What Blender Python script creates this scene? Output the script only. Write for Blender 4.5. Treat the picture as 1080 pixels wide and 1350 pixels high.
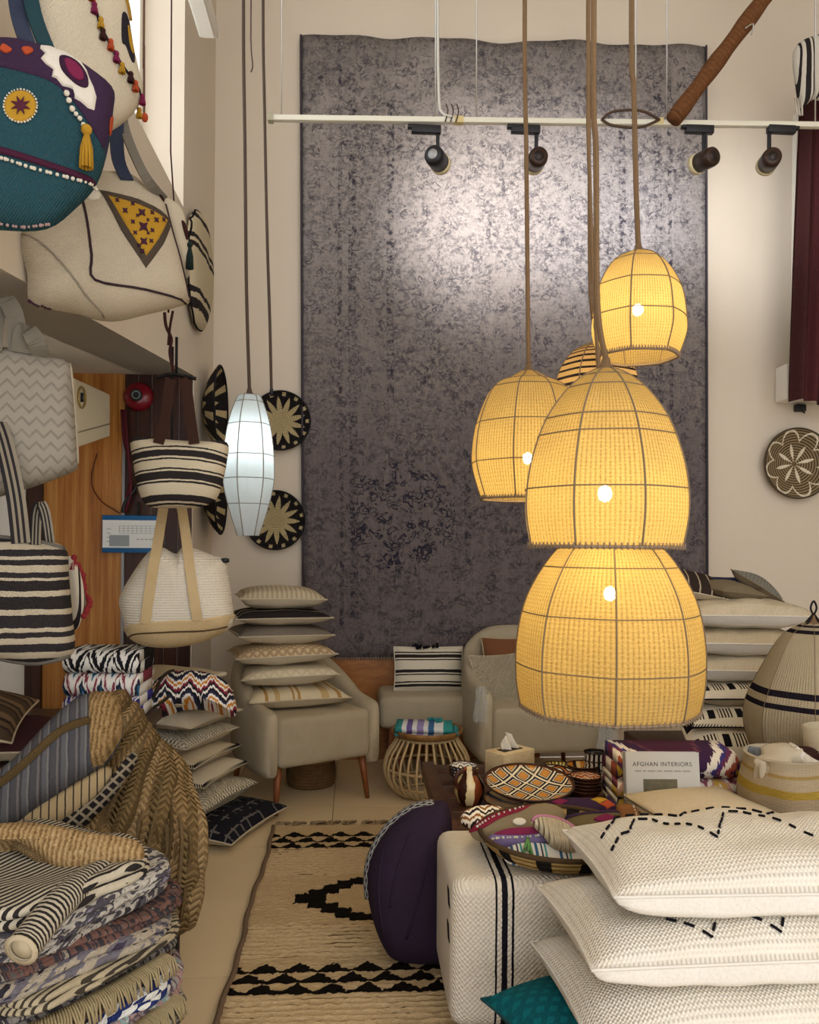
import bpy, bmesh, math, random
from mathutils import Vector, Matrix, noise as mnoise
random.seed(7)
PI = math.pi
for o in list(bpy.data.objects): bpy.data.objects.remove(o)
scene = bpy.context.scene
COL = scene.collection

# ------------------------------------------------------------------ camera
F = 1084.0; PX, PY = 540.0, 720.0; CAMZ = 1.46
TH = math.radians(3.7); ROLL = math.radians(0.5)
CAM = Vector((0, 0, CAMZ))
FWD = Vector((math.sin(TH), math.cos(TH), 0)); RGT = Vector((math.cos(TH), -math.sin(TH), 0)); UP = Vector((0, 0, 1))
cd = bpy.data.cameras.new('camera'); cam = bpy.data.objects.new('camera', cd); COL.objects.link(cam)
cd.sensor_fit = 'HORIZONTAL'; cd.sensor_width = 36; cd.lens = 36 * F / 1080; cd.shift_y = (PY - 675) / 1080
cd.clip_start = 0.05
cam.matrix_world = Matrix.Translation(CAM) @ Matrix.Rotation(-TH, 4, 'Z') @ Matrix.Rotation(PI/2, 4, 'X') @ Matrix.Rotation(ROLL, 4, 'Z')
scene.camera = cam

# ------------------------------------------------------------------ daylight + exposure
w = bpy.data.worlds.new('world'); scene.world = w; w.use_nodes = True
bg = w.node_tree.nodes['Background']; bg.inputs[0].default_value = (0.97, 0.97, 1.0, 1); bg.inputs[1].default_value = 1.5
scene.view_settings.view_transform = 'Standard'
try: scene.view_settings.look = 'None'
except Exception: pass
scene.view_settings.gamma = 1; scene.view_settings.use_curve_mapping = False
scene.view_settings.exposure = 0.9

# ------------------------------------------------------------------ pixel -> place
def ray(px, py):
    x, y = px - PX, py - PY
    c, s = math.cos(ROLL), math.sin(ROLL)
    x, y = x*c + y*s, -x*s + y*c
    return FWD + RGT*(x/F) + UP*(-y/F)
def PD(px, py, d): return CAM + ray(px, py)*d
def PZ(px, py, z):
    r = ray(px, py); return CAM + r*((z - CAMZ)/r.z)
def PYw(px, py, Y):
    r = ray(px, py); return CAM + r*(Y/r.y)
def PXw(px, py, X):
    r = ray(px, py); return CAM + r*(X/r.x)
def zat(py, d): return CAMZ + (PY - py)*d/F

# ------------------------------------------------------------------ material graph helper
def lin(h):
    if isinstance(h, tuple): return h if len(h) == 4 else (*h, 1)
    h = h.lstrip('#'); c = [int(h[i:i+2], 16)/255 for i in (0, 2, 4)]
    return tuple(((v/12.92) if v <= .04045 else ((v+.055)/1.055)**2.4) for v in c) + (1,)
class G:
    def __init__(s, name, rough=.85, spec=.25):
        s.m = bpy.data.materials.new(name); s.m.use_nodes = True; s.t = s.m.node_tree; s.n = s.t.nodes; s.n.clear()
        s.out = s.n.new('ShaderNodeOutputMaterial'); s.b = s.n.new('ShaderNodeBsdfPrincipled')
        s.t.links.new(s.b.outputs[0], s.out.inputs[0])
        s.b.inputs['Roughness'].default_value = rough; s.b.inputs['Specular IOR Level'].default_value = spec
        s._uv = None
    def link(s, a, inp):
        if isinstance(a, bpy.types.NodeSocket): s.t.links.new(a, inp)
        else:
            try: inp.default_value = a
            except Exception: inp.default_value = (a, a, a)
    def tc(s, k='UV'):
        if s._uv is None: s._uv = s.n.new('ShaderNodeTexCoord')
        return s._uv.outputs[k]
    def xyz(s, v):
        n = s.n.new('ShaderNodeSeparateXYZ'); s.link(v, n.inputs[0]); return n.outputs
    def comb(s, x, y, z=0.0):
        n = s.n.new('ShaderNodeCombineXYZ'); s.link(x, n.inputs[0]); s.link(y, n.inputs[1]); s.link(z, n.inputs[2]); return n.outputs[0]
    def uv(s): o = s.xyz(s.tc('UV')); return o[0], o[1]
    def f(s, op, a, b=0.0, c=0.0):
        n = s.n.new('ShaderNodeMath'); n.operation = op; s.link(a, n.inputs[0]); s.link(b, n.inputs[1]); s.link(c, n.inputs[2]); return n.outputs[0]
    def noise(s, vec, scale=5, detail=3, rough=.6):
        n = s.n.new('ShaderNodeTexNoise'); s.link(vec, n.inputs['Vector']); n.inputs['Scale'].default_value = scale
        n.inputs['Detail'].default_value = detail; n.inputs['Roughness'].default_value = rough; return n.outputs['Fac']
    def voro(s, vec, scale=5, feat='F1'):
        n = s.n.new('ShaderNodeTexVoronoi'); n.feature = feat; s.link(vec, n.inputs['Vector']); n.inputs['Scale'].default_value = scale; return n.outputs['Distance']
    def scale(s, vec, sx, sy, sz=1):
        n = s.n.new('ShaderNodeVectorMath'); n.operation = 'MULTIPLY'; s.link(vec, n.inputs[0]); n.inputs[1].default_value = (sx, sy, sz); return n.outputs[0]
    def mix(s, fac, a, b):
        n = s.n.new('ShaderNodeMix'); n.data_type = 'RGBA'; s.link(fac, n.inputs[0])
        s.link(lin(a) if isinstance(a, (str, tuple)) else a, n.inputs[6]); s.link(lin(b) if isinstance(b, (str, tuple)) else b, n.inputs[7]); return n.outputs[2]
    def ramp(s, fac, stops, const=True):
        n = s.n.new('ShaderNodeValToRGB'); r = n.color_ramp; r.interpolation = 'CONSTANT' if const else 'LINEAR'
        stops = stops[:32]
        r.elements[0].position = stops[0][0]; r.elements[0].color = lin(stops[0][1])
        r.elements[1].position = stops[-1][0]; r.elements[1].color = lin(stops[-1][1])
        for p, c in stops[1:-1]:
            e = r.elements.new(p); e.color = lin(c)
        s.link(fac, n.inputs[0]); return n.outputs[0]
    def step(s, a, lo, hi):   # 1 between lo and hi
        return s.f('MULTIPLY', s.f('GREATER_THAN', a, lo), s.f('LESS_THAN', a, hi))
    def tri(s, a, n):         # 0..1 triangle wave, n periods per unit
        return s.f('PINGPONG', s.f('MULTIPLY', a, 2.0*n), 1.0)
    def col(s, c): s.link(lin(c) if isinstance(c, (str, tuple)) else c, s.b.inputs['Base Color']); return s
    def bump(s, h, strength=.3, dist=.01):
        n = s.n.new('ShaderNodeBump'); s.link(h, n.inputs['Height']); n.inputs['Strength'].default_value = strength; n.inputs['Distance'].default_value = dist
        s.link(n.outputs[0], s.b.inputs['Normal']); return s
    def weave(s, nu=90, nv=90, strength=.35, dist=.004, mode='plain', extra=None):
        u, v = s.uv()
        a = s.f('SINE', s.f('MULTIPLY', u, nu*2*PI)); b = s.f('SINE', s.f('MULTIPLY', v, nv*2*PI))
        h = s.f('MULTIPLY', a, b) if mode == 'plain' else (s.f('ADD', a, s.f('MULTIPLY', b, .3)) if mode == 'ribu' else s.f('ADD', b, s.f('MULTIPLY', a, .3)))
        if extra is not None: h = s.f('ADD', h, extra)
        return s.bump(h, strength, dist)
MATS = {}
def mat(name, fn):
    if name not in MATS: MATS[name] = fn(name)
    return MATS[name]
def plain(name, c, rough=.6, metal=0, spec=.3, nz=.0, nscale=20, c2=None, bumps=0):
    def fn(nm):
        g = G(nm, rough, spec); g.b.inputs['Metallic'].default_value = metal
        if c2: g.col(g.mix(g.noise(g.tc('Object'), nscale, 4), c, c2))
        else: g.col(c)
        if bumps: g.bump(g.noise(g.tc('Object'), nscale*3, 3), bumps, .004)
        return g.m
    return mat(name, fn)
def fabric(name, c, c2=None, nu=70, nv=70, mode='plain', strength=.4, nscale=6, dist=.004):
    def fn(nm):
        g = G(nm, .92, .12)
        v = g.noise(g.tc('Object'), nscale, 4)
        fine = g.noise(g.scale(g.tc('UV'), nu, nv), 1.0, 2)
        cc = g.mix(g.f('MULTIPLY', v, .9), c, c2 or c)
        g.col(g.mix(g.f('MULTIPLY', fine, .35), cc, '#4a4034'))
        g.weave(nu, nv, strength, dist, mode, fine)
        return g.m
    return mat(name, fn)
def stripes(name, stops, axis='v', rep=1, nu=80, nv=80, bend=0.0, warp=.01, strength=.35, mode='plain', rag=60):
    """bands of colour across u or v; stops (pos, colour) repeated rep times; bend curves them"""
    def fn(nm):
        g = G(nm, .92, .1); u, v = g.uv()
        a, b = (v, u) if axis == 'v' else (u, v)
        if bend:
            c = g.f('SUBTRACT', b, .5); a = g.f('ADD', a, g.f('MULTIPLY', g.f('MULTIPLY', c, c), bend))
        wn = g.f('MULTIPLY', g.f('SUBTRACT', g.noise(g.tc('UV'), 6, 2), .5), warp*2)
        a = g.f('ADD', a, wn)
        a = g.f('ADD', a, g.f('MULTIPLY', g.f('SUBTRACT', g.noise(g.tc('UV'), rag, 1), .5), warp*.6))
        if rep != 1: a = g.f('FRACT', g.f('MULTIPLY', a, float(rep)))
        c = g.ramp(a, stops)
        fine = g.noise(g.scale(g.tc('UV'), nu, nv), 1.0, 2)
        g.col(g.mix(g.f('MULTIPLY', fine, .3), c, '#5a5044')); g.weave(nu, nv, strength, .003, mode, fine)
        return g.m
    return mat(name, fn)
def ikat(name, cols, n=3, rows=1.0, streak=40, amp=.35, seed=0.0):
    def fn(nm):
        g = G(nm, .8, .2); u, v = g.uv()
        u2 = g.f('ADD', u, seed)
        z = g.tri(u2, n)
        st = g.noise(g.scale(g.tc('UV'), streak, 2.0), 1.0, 2)
        a = g.f('ADD', g.f('MULTIPLY', v, rows), g.f('MULTIPLY', z, amp))
        a = g.f('ADD', a, g.f('MULTIPLY', g.f('SUBTRACT', st, .5), .55))
        a = g.f('FRACT', a)
        k = len(cols); g.col(g.ramp(a, [(i/k, c) for i, c in enumerate(cols)]))
        g.weave(90, 90, .2, .002); return g.m
    return mat(name, fn)

# ------------------------------------------------------------------ objects
def link(o, parent=None):
    COL.objects.link(o)
    if parent is not None: o.parent = parent
    return o
def tag(o, label=None, cat=None, group=None, kind=None):
    if label: o['label'] = label
    if cat: o['category'] = cat
    if group: o['group'] = group
    if kind: o['kind'] = kind
    return o
def thing(name, label, cat, loc=(0, 0, 0), rotz=0.0, group=None, rot=None):
    o = bpy.data.objects.new(name, None); o.empty_display_size = .05; link(o)
    o.location = loc; o.rotation_euler = rot if rot else (0, 0, rotz)
    return tag(o, label, cat, group)
class MB:
    """collects shapes into one mesh; verts, faces, uvs"""
    def __init__(s): s.v = []; s.f = []; s.uvs = []; s.sm = []
    def add(s, verts, faces, uv=None, smooth=True):
        o = len(s.v); s.v += [tuple(p) for p in verts]
        for fc in faces:
            s.f.append(tuple(i+o for i in fc)); s.sm.append(smooth)
            s.uvs.append([uv[i] for i in fc] if uv else [(0, 0)]*len(fc))
        return s
    def box(s, c, size, rot=None, uvs=True):
        x, y, z = (q/2 for q in size)
        vs = [Vector((sx*x, sy*y, sz*z)) for sz in (-1, 1) for sy in (-1, 1) for sx in (-1, 1)]
        if rot is not None: vs = [rot @ p for p in vs]
        vs = [p + Vector(c) for p in vs]
        fs = [(0, 2, 3, 1), (4, 5, 7, 6), (0, 1, 5, 4), (2, 6, 7, 3), (0, 4, 6, 2), (1, 3, 7, 5)]
        o = len(s.v); s.v += [tuple(p) for p in vs]
        for fc in fs: s.f.append(tuple(i+o for i in fc)); s.sm.append(False); s.uvs.append([(0, 0), (0, 1), (1, 1), (1, 0)])
        return s
    def tube(s, pts, r, n=8, cap=True, squash=1.0, closed=False, up=None):
        pts = [Vector(p) for p in pts]; m = len(pts)
        rr = r if isinstance(r, (list, tuple)) else [r]*m
        vs = []; uv = []; prev = None
        for i, p in enumerate(pts):
            if closed: t = pts[(i+1) % m] - pts[i-1]
            else: t = pts[min(i+1, m-1)] - pts[max(i-1, 0)]
            if t.length < 1e-9: t = Vector((0, 0, 1))
            t.normalize()
            if prev is None:
                a = Vector(up) if up is not None else (Vector((0, 0, 1)) if abs(t.z) < .9 else Vector((1, 0, 0)))
            else: a = prev
            a = a - t*a.dot(t)
            if a.length < 1e-6: a = t.orthogonal()
            a.normalize(); prev = a; b = t.cross(a)
            for k in range(n):
                q = 2*PI*k/n; vs.append(p + (a*math.cos(q)*squash + b*math.sin(q))*rr[i]); uv.append((k/n, i/max(1, m-1)))
        fs = []
        for i in range(m if closed else m-1):
            j = (i+1) % m
            for k in range(n):
                k2 = (k+1) % n; fs.append((i*n+k, i*n+k2, j*n+k2, j*n+k))
        if cap and not closed: fs.append(tuple(range(n))[::-1]); fs.append(tuple((m-1)*n+k for k in range(n)))
        return s.add(vs, fs, uv)
    def lathe(s, prof, n=32, c=(0, 0, 0), facet=0, ph=0.0, capb=False, capt=False, rmod=None):
        vs = []; uv = []; m = len(prof); c = Vector(c)
        for i, (r, z) in enumerate(prof):
            for k in range(n+1):
                q = 2*PI*k/n + ph; rr = r
                if facet:
                    st = 2*PI/facet; loc = (q-ph) % st - st/2; rr = r*(0.35 + .65*math.cos(st/2)/math.cos(loc)) if facet > 4 else r
                if rmod: rr = rmod(rr, q-ph, i/(m-1))
                vs.append(c + Vector((rr*math.cos(q), rr*math.sin(q), z))); uv.append((k/n, i/(m-1)))
        fs = [(i*(n+1)+k, i*(n+1)+k+1, (i+1)*(n+1)+k+1, (i+1)*(n+1)+k) for i in range(m-1) for k in range(n)]
        if capb: fs.append(tuple(range(n))[::-1])
        if capt: fs.append(tuple((m-1)*(n+1)+k for k in range(n)))
        return s.add(vs, fs, uv)
    def sphere(s, c, r, n=8, m=5, sc=(1, 1, 1)):
        vs = []; uv = []; c = Vector(c)
        for i in range(m+1):
            a = PI*i/m - PI/2
            for k in range(n+1):
                q = 2*PI*k/n; vs.append(c + Vector((r*sc[0]*math.cos(a)*math.cos(q), r*sc[1]*math.cos(a)*math.sin(q), r*sc[2]*math.sin(a)))); uv.append((k/n, i/m))
        return s.add(vs, [(i*(n+1)+k, i*(n+1)+k+1, (i+1)*(n+1)+k+1, (i+1)*(n+1)+k) for i in range(m) for k in range(n)], uv)
    def mesh(s, name):
        me = bpy.data.meshes.new(name); me.from_pydata(s.v, [], s.f)
        ul = me.uv_layers.new(name='UVMap'); flat = [c for fc in s.uvs for p in fc for c in p]
        ul.data.foreach_set('uv', flat); me.polygons.foreach_set('use_smooth', s.sm); me.update(); return me
    def build(s, name, m, parent=None, off=None, bevel=0, bseg=2):
        if off is not None:
            ox, oy, oz = off; s.v = [(x-ox, y-oy, z-oz) for x, y, z in s.v]
        me = s.mesh(name)
        if bevel:
            bm = bmesh.new(); bm.from_mesh(me)
            bmesh.ops.bevel(bm, geom=[e for e in bm.edges if e.is_manifold and e.calc_face_angle(0) > .6], offset=bevel, segments=bseg, affect='EDGES', profile=.6)
            for fc in bm.faces: fc.smooth = True
            bm.to_mesh(me); bm.free()
        me.materials.append(m)
        o = bpy.data.objects.new(name, me); link(o, parent); return o
def struct(name, mb, m, parent=None, bevel=0, label=None):
    o = mb.build(name, m, parent, bevel=bevel)
    if parent is None: o['kind'] = 'structure'
    if label: o['label'] = label
    return o
def base_loc(o, loc):
    """put a finished single-mesh thing's origin at loc"""
    v = Vector(loc); o.data.transform(Matrix.Translation(-v)); o.location = v; return o
def catmull(pts, n=6, closed=False):
    pts = [Vector(p) for p in pts]; m = len(pts); out = []
    rng = range(m) if closed else range(m-1)
    for i in rng:
        if closed: p0, p1, p2, p3 = pts[i-1], pts[i], pts[(i+1) % m], pts[(i+2) % m]
        else: p0, p1, p2, p3 = pts[max(i-1, 0)], pts[i], pts[i+1], pts[min(i+2, m-1)]
        for k in range(n):
            t = k/n; t2 = t*t; t3 = t2*t
            out.append(.5*((2*p1) + (p2-p0)*t + (2*p0-5*p1+4*p2-p3)*t2 + (3*p1-p0-3*p2+p3)*t3))
    if not closed: out.append(pts[-1])
    return out

# soft cushion: two panels; local frame: lies flat, centre at origin
def pillow_pts(w_, h_, t, n=16, pinch=.07, seed=0, wr=.012, pw=.42):
    top = []; bot = []; uv = []
    for j in range(n+1):
        for i in range(n+1):
            u = -1+2*i/n; v = -1+2*j/n
            u = math.copysign(abs(u)**.8, u); v = math.copysign(abs(v)**.8, v)
            x = w_/2*u*(1-pinch*(1-v*v)); y = h_/2*v*(1-pinch*(1-u*u))
            k = max(0, (1-u*u)*(1-v*v))**pw
            e = (1-abs(u)**8)*(1-abs(v)**8)
            nz = mnoise.noise(Vector((x*7+seed*3.1, y*7, seed)))*wr*e
            top.append((x, y, t/2*k + nz)); bot.append((x, y, -t/2*k + nz)); uv.append(((u+1)/2, (v+1)/2))
    fs = [(j*(n+1)+i, j*(n+1)+i+1, (j+1)*(n+1)+i+1, (j+1)*(n+1)+i) for j in range(n) for i in range(n)]
    ring = [i for i in range(n+1)] + [j*(n+1)+n for j in range(1, n+1)] + [n*(n+1)+i for i in range(n-1, -1, -1)] + [j*(n+1) for j in range(n-1, 0, -1)]
    return top, bot, uv, fs, ring
def cushion(label, w_, h_, t, loc, rot=(0, 0, 0), front=None, back=None, piping=None, group=None, name='cushion', seed=None, n=16, pinch=.07, pw=.42, wr=.012, edge=None, ew=.006, bend=0.0, belly=0.0):
    if seed is None: seed = random.random()*50
    o = thing(name, label, 'cushion', loc, rot=rot, group=group)
    top, bot, uv, fs, ring = pillow_pts(w_, h_, t, n, pinch, seed, wr, pw)
    if bend:
        f = lambda p: (p[0], p[1], p[2] - bend*((2*p[0]/w_)**2))
        top = [f(p) for p in top]; bot = [f(p) for p in bot]
    if belly:
        b2 = []
        for (x, y, z), (a, b) in zip(bot, uv):
            u, v = 2*a-1, 2*b-1; m = max(abs(u), abs(v)); f = math.sin(PI*(1-m)/.5) if m > .5 else 0
            g = f*belly; b2.append((x+(g*math.copysign(1, u)*abs(u)**3), y+(g*math.copysign(1, v)*abs(v)**3), z))
        bot = b2
    MB().add(top, fs, uv).build('front_cover', front, o)
    MB().add(bot, [q[::-1] for q in fs], uv).build('back_cover', back or front, o)
    MB().tube([top[i] for i in ring], .004, 5, closed=True).build('piping', piping or back or front, o)
    if edge == 'whip':     # overcast stitches around the rim
        mb = MB(); rp = [Vector(top[i]) for i in ring]
        for a, b in zip(rp, rp[1:]+rp[:1]):
            for k in (0.2, .7):
                p = a.lerp(b, k); d = (b-a).normalized(); q = Vector((-p.y*0, 0, 0)); inn = -Vector((p.x, p.y, 0)).normalized()
                mb.tube([p+inn*.016+Vector((0, 0, .012)), p-inn*.004, p+inn*.016-Vector((0, 0, .010))+d*.008], .0028, 4)
        mb.build('whip_stitch', MATS['black_yarn'], o)
    if edge == 'braid':
        rp = catmull([Vector(top[i]) for i in ring], 3, True); mb = MB()
        for i, p in enumerate(rp):
            mb.sphere(p, .011, 6, 4)
        mb.build('braided_edge', MATS['cream_yarn'], o)
    return o

# soft body from a seen outline standing on an upright (or turned) plane
class Puff:
    def __init__(s, px, ref, d, yaw=0.0, T=.1, back=None, centre=None, n=4, pw=.5, a=4.0, tilt=0.0):
        s.o = PD(ref[0], ref[1], d)
        s.n = Vector((math.sin(yaw), -math.cos(yaw), 0)); s.t = Vector((math.cos(yaw), math.sin(yaw), 0))
        if tilt:
            s.n = (s.n*math.cos(tilt) + UP*math.sin(tilt)).normalized()
        s.b = s.n.cross(s.t) if False else (UP - s.n*UP.dot(s.n)).normalized()
        s.T = T; s.Tb = T if back is None else back; s.pw = pw; s.a = a
        L = [s.loc(p) for p in px]
        s.out = [Vector((q.x, q.y, 0)) for q in catmull([Vector((q[0], q[1], 0)) for q in L], n, True)]
        xs = [q.x for q in s.out]; ys = [q.y for q in s.out]
        s.bb = (min(xs), max(xs), min(ys), max(ys))
        c = s.loc(centre) if centre else (sum(xs)/len(xs), sum(ys)/len(ys)); s.c = Vector((c[0], c[1], 0))
        s.base = s.w(s.c.x, s.bb[2], 0)
    def loc(s, p):
        r = ray(*p); k = (s.o - CAM).dot(s.n)/r.dot(s.n); q = CAM + r*k - s.o
        return (q.dot(s.t), q.dot(s.b))
    def w(s, x, y, h): return s.o + s.t*x + s.b*y + s.n*h
    def frac(s, x, y):
        p = Vector((x, y, 0)) - s.c
        if p.length < 1e-6: return 0
        best = 1.0; m = len(s.out)
        for i in range(m):
            a = s.out[i]-s.c; b = s.out[(i+1) % m]-s.c; e = b-a
            den = p.x*e.y - p.y*e.x
            if abs(den) < 1e-12: continue
            k = (a.x*e.y - a.y*e.x)/den; q = (a.x*p.y - a.y*p.x)/den
            if k > 0 and -1e-6 <= q <= 1+1e-6: return min(1.0, 1/k)
        return best
    def h(s, f, T=None): return (s.T if T is None else T)*max(0, 1-f**s.a)**s.pw
    def wr(s, x, y): return mnoise.noise(Vector((x*9, y*9, s.T*50)))*.006
    def body(s, rings=12, nback=True):
        mb = MB(); m = len(s.out); x0, x1, y0, y1 = s.bb
        def sheet(sign, T):
            vs = []; uv = []
            for j in range(rings+1):
                f = 1-(1-j/rings)**1.6 if j else 0.0
                for q in s.out:
                    p = s.c + (q-s.c)*f
                    vs.append(s.w(p.x, p.y, sign*s.h(f, T) + (s.wr(p.x, p.y) if f < .98 else 0))); uv.append(((p.x-x0)/(x1-x0), (p.y-y0)/(y1-y0)))
            fs = []
            for j in range(rings):
                for i in range(m):
                    i2 = (i+1) % m; q = (j*m+i, (j+1)*m+i, (j+1)*m+i2, j*m+i2)
                    fs.append(q if sign > 0 else q[::-1])
            mb.add(vs, fs, uv)
        sheet(1, s.T); sheet(-1, s.Tb); return mb
    def on(s, p, eps=.003):
        x, y = s.loc(p); f = s.frac(x, y); return s.w(x, y, s.h(f) + s.wr(x, y) + eps)
    def patch(s, px, eps=.004, smooth=2, rings=3, centre=None, closed=True):
        rings = max(rings, 5)*2; smooth = smooth if smooth == 1 else 4
        if smooth == 1:
            q = []
            for a, b in zip(px, list(px[1:])+[px[0]]): q += [(a[0]+(b[0]-a[0])*k/5, a[1]+(b[1]-a[1])*k/5) for k in range(5)]
            px = q
        pts = catmull([Vector((p[0], p[1], 0)) for p in px], smooth, True) if smooth > 1 else [Vector((p[0], p[1], 0)) for p in px]
        c = Vector((centre[0], centre[1], 0)) if centre else sum(pts, Vector())/len(pts); m = len(pts)
        xs = [p.x for p in pts]; ys = [p.y for p in pts]; vs = []; uv = []
        for j in range(rings+1):
            for q in pts:
                p = c + (q-c)*(j/rings); vs.append(s.on((p.x, p.y), eps if j < rings else eps*.2))
                uv.append(((p.x-min(xs))/(max(xs)-min(xs)), 1-(p.y-min(ys))/(max(ys)-min(ys))))
        fs = [(j*m+i, (j+1)*m+(i), (j+1)*m+(i+1) % m, j*m+(i+1) % m) for j in range(rings) for i in range(m)]
        return MB().add(vs, [f[::-1] for f in fs], uv)
    def line(s, px, r=.003, n=5, sub=4, eps=.002, squash=1.0, mb=None):
        pts = catmull([Vector((p[0], p[1], 0)) for p in px], sub)
        return (mb or MB()).tube([s.on((p.x, p.y), eps) for p in pts], r, n, squash=squash, up=s.n)
def strap(pts, w_, t=.006, sub=6, widthdir=None):
    """flat band along 3D points; widthdir = direction of its width"""
    pts = catmull(pts, sub); mb = MB(); vs = []; uv = []; m = len(pts); wd = Vector(widthdir)
    for i, p in enumerate(pts):
        tt = (pts[min(i+1, m-1)]-pts[max(i-1, 0)]).normalized()
        a = (wd - tt*wd.dot(tt)).normalized(); b = tt.cross(a)
        for sx, sy in ((-1, -1), (1, -1), (1, 1), (-1, 1)):
            vs.append(p + a*sx*w_/2 + b*sy*t/2); uv.append(((sx+1)/2, i/(m-1)))
    fs = [(i*4+k, i*4+(k+1) % 4, (i+1)*4+(k+1) % 4, (i+1)*4+k) for i in range(m-1) for k in range(4)]
    fs += [(3, 2, 1, 0), tuple((m-1)*4+k for k in range(4))]
    return mb.add(vs, fs, uv, smooth=False)
# soft folded textile seen from its side: rounded plan, bulging lobes along the rim
def softslab(w_, d_, t, lobes=2, seed=0, rough=.05, ex=4.0, n=72):
    mb = MB(); vs = []; uv = []; prof = []
    for k in range(5): prof.append((k/5, 1.0, 0))
    steps = lobes*6
    for k in range(steps+1):
        f = k/steps; ph = f*lobes % 1.0
        b = math.sin(PI*min(1, max(0, ph if f < 1 else 1)))**.6 if 0 < f < 1 else 0
        prof.append((.955 + .045*b*(1) , 1-f, 1))
    for k in range(4, -1, -1): prof.append((k/5, 0.0, 0))
    for j, (f, zf, e) in enumerate(prof):
        for i in range(n+1):
            q = 2*PI*(i % n)/n; c, s_ = math.cos(q), math.sin(q)
            r = 1/((abs(c)**ex + abs(s_)**ex)**(1/ex))
            nz = mnoise.noise(Vector((c*2.2+seed, s_*2.2, seed*1.3)))*rough + mnoise.noise(Vector((c*6, s_*6+seed, zf*2.5)))*rough*.45
            rr = r*(1+nz*f)*max(f, .001); x, y = w_/2*c*rr, d_/2*s_*rr
            wz = mnoise.noise(Vector((x*5+seed, y*5, seed)))*t*.35 + mnoise.noise(Vector((x*16, y*16+seed, zf)))*t*.12*(.3+.7*f)
            z = zf*t + wz*(1 if zf > .3 else .35)
            vs.append((x, y, max(0.001, z))); uv.append((x/w_+.5, y/d_+.5 + (1-zf)*.1))
    m = len(prof); fs = [(j*(n+1)+i, (j+1)*(n+1)+i, (j+1)*(n+1)+i+1, j*(n+1)+i+1) for j in range(m-1) for i in range(n)]
    return mb.add(vs, fs, uv)
# folded cloth: serpentine profile extruded along its width; fold edges show on the sides
def folded(w_, dp, layers, t, wob=.004, nx=10, seed=0, sag=0.0):
    mb = MB(); prof = []
    for L in range(layers):
        z = (L+.5)*t; xs = [-dp/2+ t*.5, dp/2 - t*.5]
        xs = xs if L % 2 == 0 else xs[::-1]
        prof += [(xs[0], z), (xs[0]*.4+xs[1]*.6, z), (xs[1], z)]
        if L < layers-1:
            sgn = 1 if L % 2 == 0 else -1
            prof += [(xs[1]+sgn*t*.38, z+t*.25), (xs[1]+sgn*t*.5, z+t*.5), (xs[1]+sgn*t*.38, z+t*.75)]
    m = len(prof); th = t*.46
    P = [Vector((p[0], p[1], 0)) for p in prof]; nrm = []
    for i in range(m):
        tt = P[min(i+1, m-1)]-P[max(i-1, 0)]; nrm.append(Vector((-tt.y, tt.x, 0)).normalized())
    loop = [P[i]+nrm[i]*th for i in range(m)] + [P[m-1]+ (P[m-1]-P[m-2]).normalized()*th*.8] + [P[i]-nrm[i]*th for i in range(m-1, -1, -1)] + [P[0]+(P[0]-P[1]).normalized()*th*.8]
    lens = list(range(m)) + [m-1] + list(range(m-1, -1, -1)) + [0]
    vs = []; uv = []; K = len(loop)
    for i in range(nx+1):
        x = -w_/2 + w_*i/nx
        for k, q in enumerate(loop):
            nz = mnoise.noise(Vector((x*6+seed, q.x*6, q.y*40+seed)))*wob
            vs.append((x + mnoise.noise(Vector((q.x*5, q.y*60, seed)))*wob*1.5, q.x + nz, max(0.0005, q.y + nz*.4 - sag*(2*x/w_)**2*q.y/(layers*t)))); uv.append((i/nx, lens[k]/(m-1)))
    fs = [(i*K+k, i*K+(k+1) % K, (i+1)*K+(k+1) % K, (i+1)*K+k) for i in range(nx) for k in range(K)]
    mb.add(vs, [f[::-1] for f in fs], uv)
    # end walls as quads between paired loop points
    for i, flip in ((0, False), (nx, True)):
        q = []
        for k in range(m-1): q.append((i*K+k, i*K+k+1, i*K+K-2-(k+1), i*K+K-2-k) if not flip else (i*K+K-2-k, i*K+K-2-(k+1), i*K+k+1, i*K+k))
        o = 0
        for fc in q: mb.f.append(fc); mb.sm.append(True); mb.uvs.append([uv[a] for a in fc])
    return mb
# ================================================================== the room
YB = 5.65; XL = -0.98; XR = 4.2; ZC = 6.0; YF = -1.6
def m_plaster(nm):
    g = G(nm, .9, .1); n = g.noise(g.tc('Object'), 1.3, 5)
    g.col(g.mix(n, '#d7cbb9', '#cbbfac')); g.bump(g.noise(g.tc('Object'), 30, 4), .08, .01); return g.m
plaster = mat('plaster', m_plaster)
white_paint = plain('white_paint', '#e6e2d8', .6)
def m_tile(nm):
    g = G(nm, .22, .4); oi = g.n.new('ShaderNodeObjectInfo')
    n = g.noise(g.tc('Object'), 2.2, 5)
    c = g.mix(n, '#dcc8a4', '#d2ba90'); g.col(g.mix(g.f('MULTIPLY', oi.outputs['Random'], .3), c, '#c4ae8a')); return g.m
tile_mat = mat('tile', m_tile)
grout = plain('grout', '#8c775a', .9)
fl = struct('floor', MB().box(((-2.6+XR)/2, (YF+YB)/2, -.06), (XR+2.6, YB-YF, .1)), grout)
tm = None
for i in range(-4, 8):
    for j in range(-9, 5):
        x0 = max(-2.6, -.115+.6*i); x1 = min(XR, x0 if False else -.115+.6*(i+1)); y0 = max(YF, 3.41+.6*j); y1 = min(YB, 3.41+.6*(j+1))
        if x1-x0 < .03 or y1-y0 < .03: continue
        o = MB().box(((x0+x1)/2, (y0+y1)/2, -.0055), (x1-x0-.004, y1-y0-.004, .011)).build('tile', tile_mat, fl)
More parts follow.
